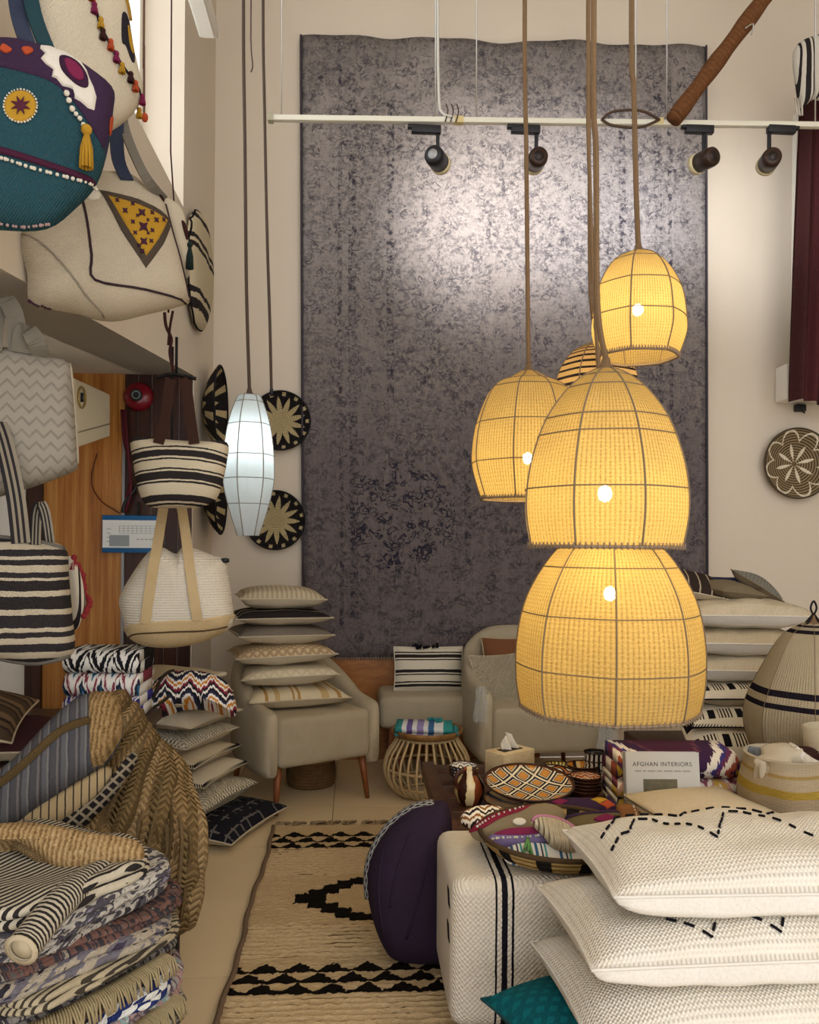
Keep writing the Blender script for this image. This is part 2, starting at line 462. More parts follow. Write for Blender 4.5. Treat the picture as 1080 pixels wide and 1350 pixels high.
struct('ceiling', MB().box(((-1.3+XR)/2, (YF+YB)/2, ZC+.06), (XR+1.3, YB-YF+.4, .12)), plaster)
struct('wall_back', MB().box(((-2.7+XR)/2, YB+.1, ZC/2), (XR+2.7, .2, ZC)), plaster)
struct('wall_right', MB().box((XR+.1, (YF+YB)/2, ZC/2), (.2, YB-YF, ZC)), plaster)
# left wall: high part with a window, its lower edge rising slowly towards the back
def sof(y): return 2.20 + (y-2.2)*.27/2.8
def prism_x(x0, x1, poly):
    n = len(poly); vs = [(x0, y, z) for y, z in poly] + [(x1, y, z) for y, z in poly]
    fs = [tuple(range(n)), tuple(range(2*n-1, n-1, -1))] + [(i, i+n, (i+1) % n+n, (i+1) % n) for i in range(n)]
    return vs, fs
WY0, WY1, WZ0, WZ1 = 1.3, 4.66, 3.34, 5.2
mb = MB()
for poly in ([(YF, sof(YF)), (5.0, sof(5.0)), (5.0, 2.6), (5.0, WZ0), (YF, WZ0)],
             [(YF, WZ1), (5.0, WZ1), (5.0, ZC), (YF, ZC)],
             [(YF, WZ0), (WY0, WZ0), (WY0, WZ1), (YF, WZ1)],
             [(WY1, WZ0), (5.0, WZ0), (5.0, WZ1), (WY1, WZ1)],
             [(5.0, 0), (YB, 0), (YB, ZC), (5.0, ZC)]):
    vs, fs = prism_x(XL-.32, XL, poly); mb.add(vs, fs, smooth=False)
struct('wall_left', mb, plaster)
# underside of the beam and the alcove behind it
vs = [(XL-.005, YF, sof(YF)), (XL-.005, 5.0, sof(5.0)), (-2.6, 5.0, sof(5.0)), (-2.6, YF, sof(YF))]
vs += [(x, y, z+.1) for x, y, z in vs]
struct('ceiling_alcove', MB().add(vs, [(0, 1, 2, 3), (7, 6, 5, 4), (0, 4, 5, 1), (1, 5, 6, 2), (2, 6, 7, 3), (3, 7, 4, 0)], smooth=False), white_paint)
struct('wall_alcove', MB().box((-2.65, (YF+5.0)/2, 1.2), (.1, 5.0-YF, 2.4)), plaster)
# window: frame, mullions, frosted panes
wf = struct('window_1', MB().box((XL-.26, (WY0+WY1)/2, WZ0+.03), (.06, WY1-WY0, .06)).box((XL-.26, (WY0+WY1)/2, WZ1-.03), (.06, WY1-WY0, .06))
            .box((XL-.26, WY0+.03, (WZ0+WZ1)/2), (.06, .06, WZ1-WZ0)).box((XL-.26, WY1-.03, (WZ0+WZ1)/2), (.06, .06, WZ1-WZ0)), white_paint)
def m_glass(nm):
    g = G(nm, .05); tr = g.n.new('ShaderNodeBsdfTransparent'); tr.inputs[0].default_value = (.97, .98, .98, 1)
    gl = g.n.new('ShaderNodeBsdfGlossy'); gl.inputs['Roughness'].default_value = .05
    mx = g.n.new('ShaderNodeMixShader'); mx.inputs[0].default_value = .05
    g.t.links.new(tr.outputs[0], mx.inputs[1]); g.t.links.new(gl.outputs[0], mx.inputs[2]); g.t.links.new(mx.outputs[0], g.out.inputs[0]); return g.m
glass = mat('window_glass', m_glass)
for k in range(3):
    a = WY0+.06 + k*(WY1-WY0-.12)/3; b = a + (WY1-WY0-.12)/3
    MB().box((XL-.26, (a+b)/2, (WZ0+WZ1)/2), (.006, b-a-.03, WZ1-WZ0-.12)).build('pane', glass, wf)
    if k: MB().box((XL-.26, a, (WZ0+WZ1)/2), (.05, .05, WZ1-WZ0-.12)).build('mullion', white_paint, wf)
# fluorescent batten / channel above the window
t = thing('ceiling_batten', 'long white metal light batten hung beside the high window', 'light fixture', (-.80, 3.9, 4.13))
MB().box((0, 0, .035), (.10, 1.0, .07)).build('housing', plain('enamel', '#d9d6cb', .4), t, bevel=.01)
MB().box((0, 0, -.004), (.06, .96, .012)).build('diffuser', white_paint, t)
MB().tube([(0, .3, .07), (0, .3, ZC-4.13)], .006, 6).build('drop_rod', white_paint, t)
MB().tube([(0, -.3, .07), (0, -.3, ZC-4.13)], .006, 6).build('drop_rod', white_paint, t)

# wood-faced partition with a dark door leaf at its right
def m_gold(nm):
    g = G(nm, .35, .35); o = g.tc('Object')
    n = g.noise(g.scale(o, 40, 40, 1.2), 1.0, 5, .7); n2 = g.noise(g.scale(o, 9, 9, .35), 1.0, 3)
    g.col(g.ramp(g.f('ADD', g.f('MULTIPLY', n, .7), g.f('MULTIPLY', n2, .3)), [(.3, '#6e3f17'), (.45, '#a5672a'), (.6, '#c08a44'), (.75, '#d29c55')], False)); g.bump(n, .1, .003); return g.m
gold = mat('golden_veneer', m_gold)
def woodm(name, a, b, c, sx=30, sz=1.5, rough=.4):
    def fn(nm):
        g = G(nm, rough, .35); n = g.noise(g.scale(g.tc('Object'), sx, sx, sz), 1.0, 5, .65)
        g.col(g.ramp(n, [(.3, a), (.5, b), (.7, c)], False)); g.bump(n, .12, .003); return g.m
    return mat(name, fn)
darkwood = woodm('dark_door_wood', '#200f08', '#361a10', '#4a2718')
t = struct('door_1', MB().box((0, 0, 1.235), (.03, .02, 2.47)), darkwood); t.location = (-1.0, 4.985, 0)
xg0 = PYw(57, 600, 4.98).x; xg1 = PYw(163, 600, 4.98).x
MB().box(((xg0+xg1)/2+1.0, .025, 1.235), (xg1-xg0, .03, 2.47)).build('panel', gold, t)['label'] = 'golden wood veneer panel'
wd_ = (-.985-xg1)/5
for k in range(5):
    MB().box((xg1+wd_*(k+.5)+1.0, .022, 1.235), (wd_-.004, .03, 2.47)).build('plank', darkwood, t)
MB().box((xg0+1.0-.045, .01, 1.235), (.09, .07, 2.47)).build('door_frame', darkwood, t)
MB().box((xg0+1.0-.045, -.03, 1.30), (.25, .03, .09)).build('door_rail', darkwood, t)
MB().box((-2.6+1.0+.3, .03, 1.235), (.75, .03, 2.47)).build('white_door', white_paint, t)
MB().box((xg1+1.0, .0, 1.3), (.016, .014, 1.7)).build('conduit', plain('zinc', '#8c8c8c', .4, .7), t)

# brown board low on the back wall
a = PYw(438, 866, YB); b = PYw(645, 966, YB)
t = struct('trim_1', MB().box((0, 0, (a.z+.03)/2), (b.x-a.x+.5, .03, a.z+.03)), woodm('brown_board', '#7a4a20', '#96602c', '#a9713a', 5, 20), label='brown wooden board low on the back wall')
t.location = ((a.x+b.x)/2+.1, YB-.016, 0)

# ------------------------------------------------------------------ grey carpet hung on the back wall
def m_carpet(nm):
    g = G(nm, .8, .2); u, v = g.uv(); uvv = g.tc('UV'); asp = 2.82/4.26
    vec = g.scale(uvv, 2.82, 4.26)
    fine = g.noise(vec, 55, 4, .75); med = g.noise(vec, 9, 5, .75); big = g.noise(vec, 1.6, 4, .6)
    hl = g.noise(g.scale(uvv, 6, 420), 1.0, 3, .7); vl = g.noise(g.scale(uvv, 320, 5), 1.0, 3, .7)
    wear = g.f('ADD', g.f('MULTIPLY', med, .45), g.f('ADD', g.f('MULTIPLY', big, .45), g.f('MULTIPLY', g.f('ADD', hl, vl), .10)))
    # vine/blossom motifs: cellular rings
    wv = g.n.new('ShaderNodeVectorMath'); wv.operation = 'ADD'; g.link(vec, wv.inputs[0])
    nn = g.n.new('ShaderNodeTexNoise'); g.link(vec, nn.inputs['Vector']); nn.inputs['Scale'].default_value = 7
    sc = g.n.new('ShaderNodeVectorMath'); sc.operation = 'SCALE'; g.link(nn.outputs['Color'], sc.inputs[0]); sc.inputs['Scale'].default_value = .22
    g.link(sc.outputs[0], wv.inputs[1])
    vo = g.voro(wv.outputs[0], 13); vo2 = g.voro(wv.outputs[0], 30)
    ring = g.f('LESS_THAN', g.f('ABSOLUTE', g.f('SUBTRACT', vo, .36)), .07)
    ring2 = g.f('LESS_THAN', g.f('ABSOLUTE', g.f('SUBTRACT', vo2, .33)), .09)
    motif = g.f('MAXIMUM', ring, g.f('MULTIPLY', ring2, .8))
    # border lines running down and across
    def vline(p, w_): return g.step(u, p-w_/2, p+w_/2)
    def hline(p, w_): return g.step(v, p-w_/2, p+w_/2)
    du = g.f('MINIMUM', u, g.f('SUBTRACT', 1.0, u)); dv = g.f('MINIMUM', v, g.f('SUBTRACT', 1.0, v))
    def frame(pu, w_):
        inside = g.f('GREATER_THAN', dv, pu*.66-.02)
        return g.f('MULTIPLY', g.step(du, pu-w_/2, pu+w_/2), inside)
    lines = g.f('MAXIMUM', frame(.122, .020), frame(.092, .010))
    inner = g.f('MULTIPLY', g.step(du, .205, .222), g.step(v, .42, .90))
    mid = g.f('MULTIPLY', g.step(g.f('ABSOLUTE', g.f('SUBTRACT', u, .40)), .0, .008), g.step(v, .15, .33))
    lines = g.f('MAXIMUM', lines, g.f('MAXIMUM', inner, mid))
    hb = g.f('MAXIMUM', hline(.145, .004), g.f('MAXIMUM', hline(.105, .004), hline(.045, .006)))
    lines = g.f('MAXIMUM', lines, g.f('MULTIPLY', hb, .45))
    # medallion ring in the lower field
    mx = g.f('MULTIPLY', g.f('SUBTRACT', u, .235), 2.82); my = g.f('MULTIPLY', g.f('SUBTRACT', v, .225), 4.26)
    rr = g.f('SQRT', g.f('ADD', g.f('MULTIPLY', mx, mx), g.f('MULTIPLY', my, my)))
    med_r = g.f('MULTIPLY', g.f('MULTIPLY', g.f('LESS_THAN', g.f('ABSOLUTE', g.f('SUBTRACT', rr, .22)), .16), g.f('GREATER_THAN', med, .46)), g.f('MULTIPLY', motif, .6))
    mask = g.ramp(g.f('ADD', g.f('MULTIPLY', med, .6), g.f('MULTIPLY', fine, .4)), [(.42, '#000000'), (.56, '#ffffff')], False)
    mask2 = g.ramp(g.f('ADD', g.f('MULTIPLY', big, .55), g.f('MULTIPLY', med, .45)), [(.44, '#000000'), (.60, '#ffffff')], False)
    n25 = g.noise(vec, 22, 5, .8); spk = g.ramp(n25, [(.47, '#000000'), (.58, '#ffffff')], False)
    dark = g.f('MAXIMUM', g.f('MULTIPLY', g.f('MULTIPLY', lines, g.f('LESS_THAN', med, .56)), g.f('ADD', .10, g.f('MULTIPLY', spk, .85))), g.f('MULTIPLY', g.f('MULTIPLY', motif, mask), .75))
    dark = g.f('MAXIMUM', dark, g.f('MULTIPLY', g.f('ADD', g.f('MULTIPLY', mask2, .75), .15), spk))
    dark = g.f('MINIMUM', g.f('ADD', dark, med_r), 1.0)
    # the dye is deeper (abrash) in the lower half of the weave
    dye = g.ramp(g.f('ADD', v, g.f('MULTIPLY', g.f('SUBTRACT', big, .5), .35)), [(.30, '#6c6260'), (.52, '#8a817b'), (.66, '#a29a95'), (.86, '#a89f98'), (1.0, '#807870')], False)
    base = g.mix(g.f('MULTIPLY', fine, .7), dye, '#57504f')
    base = g.mix(g.ramp(hl, [(.52, '#000000'), (.75, '#777777')], False), base, '#4c4750')
    base = g.mix(g.ramp(vl, [(.50, '#000000'), (.75, '#555555')], False), base, '#c2bcb8')
    g.col(g.mix(dark, base, '#24222f'))
    g.bump(g.f('ADD', hl, fine), .25, .004); return g.m
carpet_m = mat('overdyed_carpet', m_carpet)
tl = PYw(397, 48, YB-.03); tr_ = PYw(930, 62, YB-.03); bl = PYw(400, 866, YB-.03); br = PYw(932, 868, YB-.03)
nx, nz = 60, 60; vs = []; uv = []
for j in range(nz+1):
    for i in range(nx+1):
        a, b = i/nx, j/nz
        p = (bl.lerp(br, a)).lerp(tl.lerp(tr_, a), b)
        wav = (math.sin(a*22)*.012 + math.sin(a*47+1)*.006)*b**6
        side = math.sin(b*9)*.006*(1-2*a)
        y = p.y - .012 + .010*math.sin(a*13+b*2)*(.3+.7*b) - .003
        vs.append((p.x+side, y, p.z+wav)); uv.append((a, b))
N1 = len(vs); fs = [(j*(nx+1)+i, j*(nx+1)+i+1, (j+1)*(nx+1)+i+1, (j+1)*(nx+1)+i) for j in range(nz) for i in range(nx)]
vs2 = [(x, y+.010, z) for x, y, z in vs]
rim = [(i, i+1) for i in range(nx)] + [(nz*(nx+1)+i+1, nz*(nx+1)+i) for i in range(nx)] + [((j+1)*(nx+1), j*(nx+1)) for j in range(nz)] + [(j*(nx+1)+nx, (j+1)*(nx+1)+nx) for j in range(nz)]
t = thing('wall_carpet', 'huge distressed grey and violet oriental carpet hung on the back wall', 'carpet', ((bl.x+br.x)/2, YB-.04, bl.z))
MB().add(vs+vs2, fs+[(a+N1, d+N1, c+N1, b+N1) for a, b, c, d in fs]+[(a, a+N1, b+N1, b) for a, b in rim], uv+uv).build('pile', carpet_m, t, off=t.location)
mb = MB()
for k in range(150):
    x = bl.x + (br.x-bl.x)*k/149; mb.tube([(x, YB-.045, bl.z+.002), (x+.003, YB-.047, bl.z-.02)], .004, 4)
o = mb.build('fringe', fabric('fringe_yarn', '#9a9088', '#7c746c'), t, off=t.location); o['kind'] = 'stuff'
MB().tube([(p.x, YB-.047, p.z) for p in [bl.lerp(tl, k/20) for k in range(21)]], .008, 6).build('selvedge', plain('dark_binding', '#3d3840', .9), t, off=t.location)
MB().tube([(p.x, YB-.047, p.z) for p in [br.lerp(tr_, k/20) for k in range(21)]], .008, 6).build('selvedge', MATS['dark_binding'], t, off=t.location)

# ------------------------------------------------------------------ track rail with spotlights
steel = plain('cable_steel', '#b9b7b0', .35, .8); rail_m = plain('rail_enamel', '#d8d4c2', .45); blackm = plain('black_plastic', '#14141a', .45, 0, .4)
YR = 4.62
A = PYw(357, 156, YR); B = PYw(1130, 166, YR)
rail = thing('track_rail', 'cream metal lighting track hanging on wires before the carpet', 'light track', ((A+B)/2))
mb = MB().box((A+B)/2, ((B-A).length, .035, .030), Matrix.Rotation(-math.atan2((B-A).z, (B-A).x), 3, 'Y'))
mb.build('rail', rail_m, rail, off=rail.location, bevel=.004)
MB().box(A+Vector((.0, 0, 0)), (.03, .045, .040)).build('end_cap', plain('end_cap', '#a59f86', .5), rail, off=rail.location)
for px, lean in ((371, 0), (574, 0), (628, 0), (838, 0), (879, 0), (1075, 0)):
    p = PYw(px, 160, YR); MB().tube([p, p+Vector((-.01, 0, ZC-p.z))], .005 if px in (838, 1075, 574) else .0035, 6).build('hanger_wire', steel, rail, off=rail.location)
p = PYw(583, 156, YR)
MB().tube(catmull([p+Vector((.06, -.02, .0)), p+Vector((0, -.02, .02)), p+Vector((-.02, -.01, .12)), p+Vector((-.03, -.01, .6)), p+Vector((-.035, 0, ZC-p.z))], 6), .008, 6).build('feed_cable', plain('grey_cable', '#c9c6bb', .5), rail, off=rail.location)
for dx in (0.02, .05, .08):
    MB().tube(catmull([p+Vector((dx, -.022, .07)), p+Vector((dx+.01, -.024, .03)), p+Vector((dx-.005, -.024, -.03))], 3), .004, 5).build('cable_tie', plain('brown_wire', '#4a382a', .7), rail, off=rail.location)
MB().box(PYw(605, 159, YR), (.05, .040, .036)).build('tape_wrap', plain('tape', '#cdbb84', .6), rail, off=rail.location)
MB().box(PYw(868, 161, YR), (.05, .040, .036)).build('tape_wrap', MATS['tape'], rail, off=rail.location)
brown_wire = plain('brown_wire', '#4a382a', .7)
for dz in (.03, -.05):
    MB().tube(catmull([PYw(792, 160, YR)+Vector((0, -.02, 0)), PYw(805, 160, YR)+Vector((0, -.05, dz)), PYw(840, 160, YR)+Vector((0, -.05, dz*1.2)), PYw(868, 160, YR)+Vector((0, -.02, 0))], 5), .008, 5).build('wire_loop', brown_wire, rail, off=rail.location)
lens_em = G('spot_lens', .3); lens_em.col('#fff6e0'); lens_em.b.inputs['Emission Color'].default_value = (1, .93, .8, 1); lens_em.b.inputs['Emission Strength'].default_value = .6
cream_ring = plain('cream_ring', '#d6caa0', .4); barrel2 = plain('bronze_barrel', '#3a2a22', .35, .3)
def spot(px_base, px_head, py_head, aim, power, label, col, brz=False, spread=105):
    base = PYw(px_base, 171, YR); head = PYw(px_head, py_head, YR)
    t = thing('track_spotlight', label, 'spotlight', base, group='spotlights on the track')
    sgn = 1 if px_head > px_base else -1
    MB().box((base.x, YR, base.z), (.165, .036, .045)).box((base.x-sgn*.09, YR, base.z+.012), (.03, .034, .020)).build('adapter', blackm, t, off=base, bevel=.004)
    MB().box(((head.x), YR, (base.z+head.z)/2), (.020, .016, base.z-head.z)).build('arm', blackm, t, off=base, bevel=.003)
    d = (Vector(aim)-head).normalized(); q = d.to_track_quat('Z', 'Y').to_matrix()
    def ring(prof, name, m):
        mb = MB().lathe(prof, 28); mb.v = [tuple(q @ Vector(p) + head) for p in mb.v]; return mb.build(name, m, t, off=base)
    ring([(0, -.085), (.040, -.085), (.052, -.075), (.055, -.055), (.055, .035), (.052, .036)], 'barrel', barrel2 if brz else blackm)
    cr = ring([(.052, .034), (.058, .036), (.058, .070), (.048, .072), (.048, .050)], 'cream_ring', cream_ring)
    ln = ring([(.048, .056), (.0, .056)], 'lens', lens_em.m); ln.parent = cr
    ring([(0, -.087), (.026, -.087), (.028, -.084)], 'end_plate', plain('dark_plate', '#2a2220', .3, .3) if brz else plain('grey_plate', '#9a9a98', .35, .3))
    ld = bpy.data.lights.new('spot_beam', 'SPOT'); ld.energy = power; ld.color = col; ld.spot_size = math.radians(spread); ld.spot_blend = 1.0; ld.shadow_soft_size = .04
    lo = bpy.data.objects.new('spot_beam', ld); link(lo, t); lo.location = head + d*.09 - base; lo.rotation_euler = d.to_track_quat('-Z', 'Y').to_euler()
h1 = PYw(648, 300, YB); h2 = PYw(780, 285, YB); h3 = PYw(960, 290, YB)
spot(562, 577, 211, h1, 32, 'track spotlight with black barrel and cream ring, first from the taped cable feed', (1, .97, .95))
spot(693, 707, 212, h1+Vector((.1, 0, .1)), 24, 'track spotlight turned to the carpet, half behind a rope cord', (1, .97, .95), True)
spot(922, 928, 212, h2, 32, 'brown track spotlight with cream ring beside the rope-wrapped pole', (.88, .92, 1), True)
spot(1030, 1014, 213, h3, 14, 'brown track spotlight tilted downward over bare wall, beside the maroon curtain', (.92, .95, 1), True)

# rope wrapped pole
def m_rope(nm):
    g = G(nm, .9, .1); u, v = g.uv(); a = g.f('ADD', g.f('MULTIPLY', v, 90.0), u); s = g.f('SINE', g.f('MULTIPLY', a, 2*PI))
    g.col(g.mix(g.noise(g.tc('Object'), 60, 3), '#7a5132', '#55351e')); g.bump(s, .6, .006); return g.m
p0 = PYw(888, 158, 4.56); p1 = PYw(1030, -32, 4.56)
d = (p1-p0).normalized(); p1 = p0 + d*((ZC-p0.z)/d.z)
t = thing('wrapped_pole', 'slanting pole wrapped in brown rope rising from the light track', 'pole', p0)
MB().tube([p0+(p1-p0)*k/30 for k in range(31)], [.046+.004*math.sin(k*1.7) for k in range(31)], 14).build('rope_wrap', mat('rope_wrap', m_rope), t, off=p0)
MB().tube(catmull([p0+d*.62+Vector((.02, -.06, .0)), p0+d*.63+Vector((.06, -.06, .02)), p0+d*.62+Vector((.06, -.05, -.03))], 4), .004, 5).build('hook', steel, t, off=p0)
# ================================================================== woven pendant lamps
plain('black_yarn', '#17151a', .95, spec=.1); fabric('cream_yarn', '#e0d4ba', '#cbbd9e', 30, 30)
def m_shade(name, c_a, c_b, gap=.10, nu=110, nv=60, trans=.6, thread='#6b5a44', bands=None):
    def fn(nm):
        g = G(nm, .9, .05); u, v = g.uv()
        su = g.f('SINE', g.f('MULTIPLY', u, nu*2*PI)); sv = g.f('SINE', g.f('MULTIPLY', v, nv*2*PI))
        fib = g.noise(g.scale(g.tc('UV'), nu*1.5, nv*3), 1.0, 3, .7); big = g.noise(g.scale(g.tc('UV'), 9, 6), 1.0, 3)
        rib = g.f('ADD', g.f('ADD', g.f('MULTIPLY', g.f('ADD', su, 1.0), .14), g.f('MULTIPLY', g.f('ADD', sv, 1.0), .10)), g.f('MULTIPLY', fib, .9))
        c = g.mix(g.f('MINIMUM', rib, 1.0), c_b, c_a); c = g.mix(g.f('MULTIPLY', big, .35), c, thread)
        if bands:
            c = g.mix(g.ramp(v, [(p, '#ffffff' if k else '#000000') for p, k in bands]), c, '#26222a')
        di = g.n.new('ShaderNodeBsdfDiffuse'); tl_ = g.n.new('ShaderNodeBsdfTranslucent'); tp = g.n.new('ShaderNodeBsdfTransparent')
        g.link(c, di.inputs[0]); g.link(c, tl_.inputs[0])
        bp = g.n.new('ShaderNodeBump'); bp.inputs['Strength'].default_value = .5; bp.inputs['Distance'].default_value = .004
        g.link(g.f('ADD', g.f('MULTIPLY', su, .6), g.f('ADD', g.f('MULTIPLY', sv, .5), fib)), bp.inputs['Height'])
        g.link(bp.outputs[0], di.inputs['Normal'])
        m1 = g.n.new('ShaderNodeMixShader'); m1.inputs[0].default_value = trans
        g.t.links.new(di.outputs[0], m1.inputs[1]); g.t.links.new(tl_.outputs[0], m1.inputs[2])
        hole = g.f('MULTIPLY', g.f('LESS_THAN', su, -.55), g.f('LESS_THAN', fib, .52))
        m2 = g.n.new('ShaderNodeMixShader'); g.link(g.f('ADD', g.f('MULTIPLY', hole, gap*2.2), gap*.25), m2.inputs[0])
        g.t.links.new(m1.outputs[0], m2.inputs[1]); g.t.links.new(tp.outputs[0], m2.inputs[2]); g.t.links.new(m2.outputs[0], g.out.inputs[0]); return g.m
    return mat(name, fn)
shade_y = m_shade('straw_weave', '#ecd088', '#b08a42', .15)
shade_w = m_shade('white_gauze', '#f4f6f4', '#dfe6e6', .05, 90, 140, .6, '#b9c0bd')
shade_s = m_shade('striped_weave', '#ecc98c', '#d2a35a', .08, 110, 60, .5, '#6b5a44', bands=sum([[(k/14, 0), (k/14+.045, 1)] for k in range(14)], []))
shade_n = m_shade('natural_weave', '#cbbda0', '#a89878', .02, 130, 90, .25, '#7c6c52', bands=[(0, 0), (.03, 1), (.055, 0), (.43, 1), (.465, 0), (.51, 1), (.55, 0), (.80, 0), (.885, 1), (.915, 0), (.945, 1), (.965, 0)])
cordm = fabric('hemp_cord', '#8a7050', '#6b523a', 6, 300, 'ribu')
cord_dark = plain('dark_cord', '#4d4036', .9)
threadm = plain('seam_thread', '#75644e', .9); thread_grey = plain('grey_thread', '#8f8a80', .9)
def bulbm(name, col, s):
    def fn(nm):
        g = G(nm); g.b.inputs['Emission Color'].default_value = (*col, 1); g.b.inputs['Emission Strength'].default_value = s; return g.m
    return mat(name, fn)
WARM = (1.0, .76, .38)
def pendant(label, axis_px, d, outline, nrib, power, shade, cord_px, cord_r=.008, seams=(.3, .5, .68, .84), bulb=.45, facet=True, cordmat=None, colr=WARM, ph=.3, name='pendant_lamp', thr=None, rim=True, emit=45, bulb_r=.022, seam_r=.0022, ends=None):
    thr = thr or threadm
    top_y, bot_y = outline[0][0], outline[-1][0]
    c0 = PD(axis_px, (top_y+bot_y)/2, d); zs = lambda y: zat(y, d) + (c0.z - zat((top_y+bot_y)/2, d))
    prof = [(r*d/F, zs(y)) for y, r in outline][::-1]
    dense = catmull([Vector((r, z, 0)) for r, z in prof], 6); prof = [(max(.004, p.x), p.y) for p in dense]
    zb, zt = prof[0][1], prof[-1][1]; base = Vector((c0.x, c0.y, zb))
    t = thing(name, label, 'lamp', base, group=None)
    st = 2*PI/nrib
    def rmod(r, q, v):
        loc = (q % st) - st/2
        return r*(.42 + .58*math.cos(st/2)/math.cos(loc)) + (.002*math.sin(q*nrib*5) if v > .82 else 0)
    L = [(r, z-zb) for r, z in prof]
    sh = MB().lathe(L, nrib*10, (0, 0, 0), 0, ph, rmod=rmod if facet else None).build('shade', shade, t)
    m = len(L)
    def pt(i, q): r, z = L[i]; rr = (rmod(r, q, i/(m-1)) if facet else r); return Vector((rr*1.006*math.cos(q+ph), rr*1.006*math.sin(q+ph), z))
    for k in range(nrib):
        MB().tube([pt(i, k*st) for i in range(0, m, 2)], seam_r*1.4, 5).build('rib', thr, t)
    for v in seams:
        i = int(v*(m-1)); MB().tube([pt(i, 2*PI*k/(nrib*6)) for k in range(nrib*6)], seam_r, 5, closed=True).build('hoop', thr, t)
    if rim:
        mb = MB(); n = 90
        mb.tube([pt(0, 2*PI*k/(nrib*6)) for k in range(nrib*6)], .005, 6, closed=True)
        for k in range(n):
            q = 2*PI*k/n; p = pt(0, q); o_ = Vector((math.cos(q+ph), math.sin(q+ph), 0))
            mb.tube([p+o_*.006+Vector((0, 0, .012)), p+o_*.007-Vector((0, 0, .006)), p-o_*.006+Vector((0, 0, .008))], .0026, 4)
        mb.build('rim_stitching', plain('rim_yarn', '#8b7862', .95), t)
    # gathered neck, cord, holder, bulb
    MB().lathe([(L[-1][0]*1.02, L[-1][1]-.004), (.016, L[-1][1]+.012), (.011, L[-1][1]+.035), (.0, L[-1][1]+.04)], 12).build('neck_knot', cordmat or cordm, t)
    hz = zt-zb
    if cord_px is not None:
        pts = [Vector((0, 0, hz+.03))]
        for (cx, cy) in cord_px:
            p = PD(cx, cy, d) - base; pts.append(p)
        last = pts[-1]; pts.append(Vector((last.x, last.y, ZC-zb)))
        MB().tube(catmull(pts, 8), cord_r, 7).build('cord', cordmat or cordm, t)
    if power:
        bz = hz*bulb
        MB().lathe([(.0, bz+.095), (.020, bz+.09), (.020, bz+.04), (.016, bz+.03)], 12).build('bulb_holder', blackm, t)
        MB().tube([(0, 0, bz+.09), (0, 0, hz)], .004, 6).build('inner_wire', blackm, t)
        hd_ = [c for c in t.children if c.name.startswith('bulb_holder')][0]; MB().sphere((0, 0, bz), bulb_r, 12, 8, (1, 1, 1.15)).build('bulb', bulbm('bulb_'+str(colr)+str(emit), colr if colr != WARM else (1, .85, .55), emit), hd_)
        ld = bpy.data.lights.new('bulb_glow', 'POINT'); ld.energy = power; ld.color = colr; ld.shadow_soft_size = .05
        lo = bpy.data.objects.new('bulb_glow', ld); link(lo, t); lo.location = (0, 0, bz-.05)
    return t
pendant('large straw-woven dome pendant with three cords, just above the lowest pendant', 798, 2.5,
        [(487, 13), (497, 32), (518, 56), (555, 82), (600, 99), (640, 107), (680, 108), (721, 101)], 8, 1.51, shade_y, [(788, 400), (786, 200), (783, 0)], .009, (.28, .52, .58, .74, .88), .30, ph=.15)
pendant('biggest straw-woven pendant, hanging lowest over the coffee table', 804, 2.85,
        [(690, 16), (702, 38), (724, 68), (760, 94), (800, 112), (850, 121), (900, 121), (934, 115)], 8, 1.73, shade_y, [(790, 500), (778, 250), (776, 0)], .007, (.22, .42, .62, .78), .62, ph=.55)
pendant('straw-woven round pendant on one plain rope, in front of bare carpet', 696, 3.6,
        [(490, 11), (499, 26), (508, 45), (525, 58), (560, 71), (595, 76), (620, 74), (658, 62)], 8, 1.51, shade_y, [(696, 400), (694, 200), (692, 0)], .010, (.2, .45, .68, .82), .32, ph=.35)
pendant('small straw-woven pendant hanging highest of the cluster', 841, 3.35,
        [(332, 10), (340, 27), (352, 40), (370, 51), (390, 58), (420, 62), (440, 62), (471, 52)], 7, 1.08, shade_y, [(839, 250), (836, 120), (833, 0)], .011, (.3, .52, .8), .45, ph=-.25)
pendant('small pendant woven in dark horizontal stripes, half behind two straw pendants', 787, 3.95,
        [(452, 9), (460, 26), (472, 40), (492, 52), (515, 57), (545, 57), (580, 50)], 8, 0.76, shade_s, [(778, 380), (777, 150), (775, 0)], .008, (), .4, ph=.1)
pendant('slim white gauze lantern pendant beside the black and cream wall plates', 328, 4.3,
        [(521, 14), (530, 18), (555, 26), (585, 31), (615, 33), (640, 32), (670, 25), (706, 14)], 6, .9, shade_w, [(325, 380), (323, 200), (321, 0)], .009, (.18, .34, .52, .7, .86), .72, colr=(.82, .95, 1), name='lantern_pendant', thr=thread_grey, rim=False, emit=5, cordmat=cord_dark, ph=.2)
# loose second cord next to the lantern, and a short wire end above
t = thing('electric_flex', 'dark empty lamp cord dangling in front of a round wall plate', 'cord', PD(358, 522, 4.5))
pts = [PD(x, y, 4.5) for x, y in ((358, 522), (356, 430), (352, 300), (349, 150), (347, 0))]; pts.append(Vector((pts[-1].x, pts[-1].y, ZC)))
MB().tube(catmull(pts, 8), .008, 6).build('cord', cord_dark, t, off=t.location)
MB().lathe([(0, 0), (.011, .002), (.011, .03), (.008, .04)], 8).build('cord_end', blackm, t)
t = thing('wire_end', 'short thin curled wire hanging from the ceiling', 'wire', PD(332, 95, 4.5))
pts = [PD(x, y, 4.5) for x, y in ((331, 95), (333, 86), (331, 60), (331, 0))]; pts.append(Vector((pts[-1].x, pts[-1].y, ZC)))
MB().tube(catmull(pts, 8), .004, 5).build('wire', cord_dark, t, off=t.location)

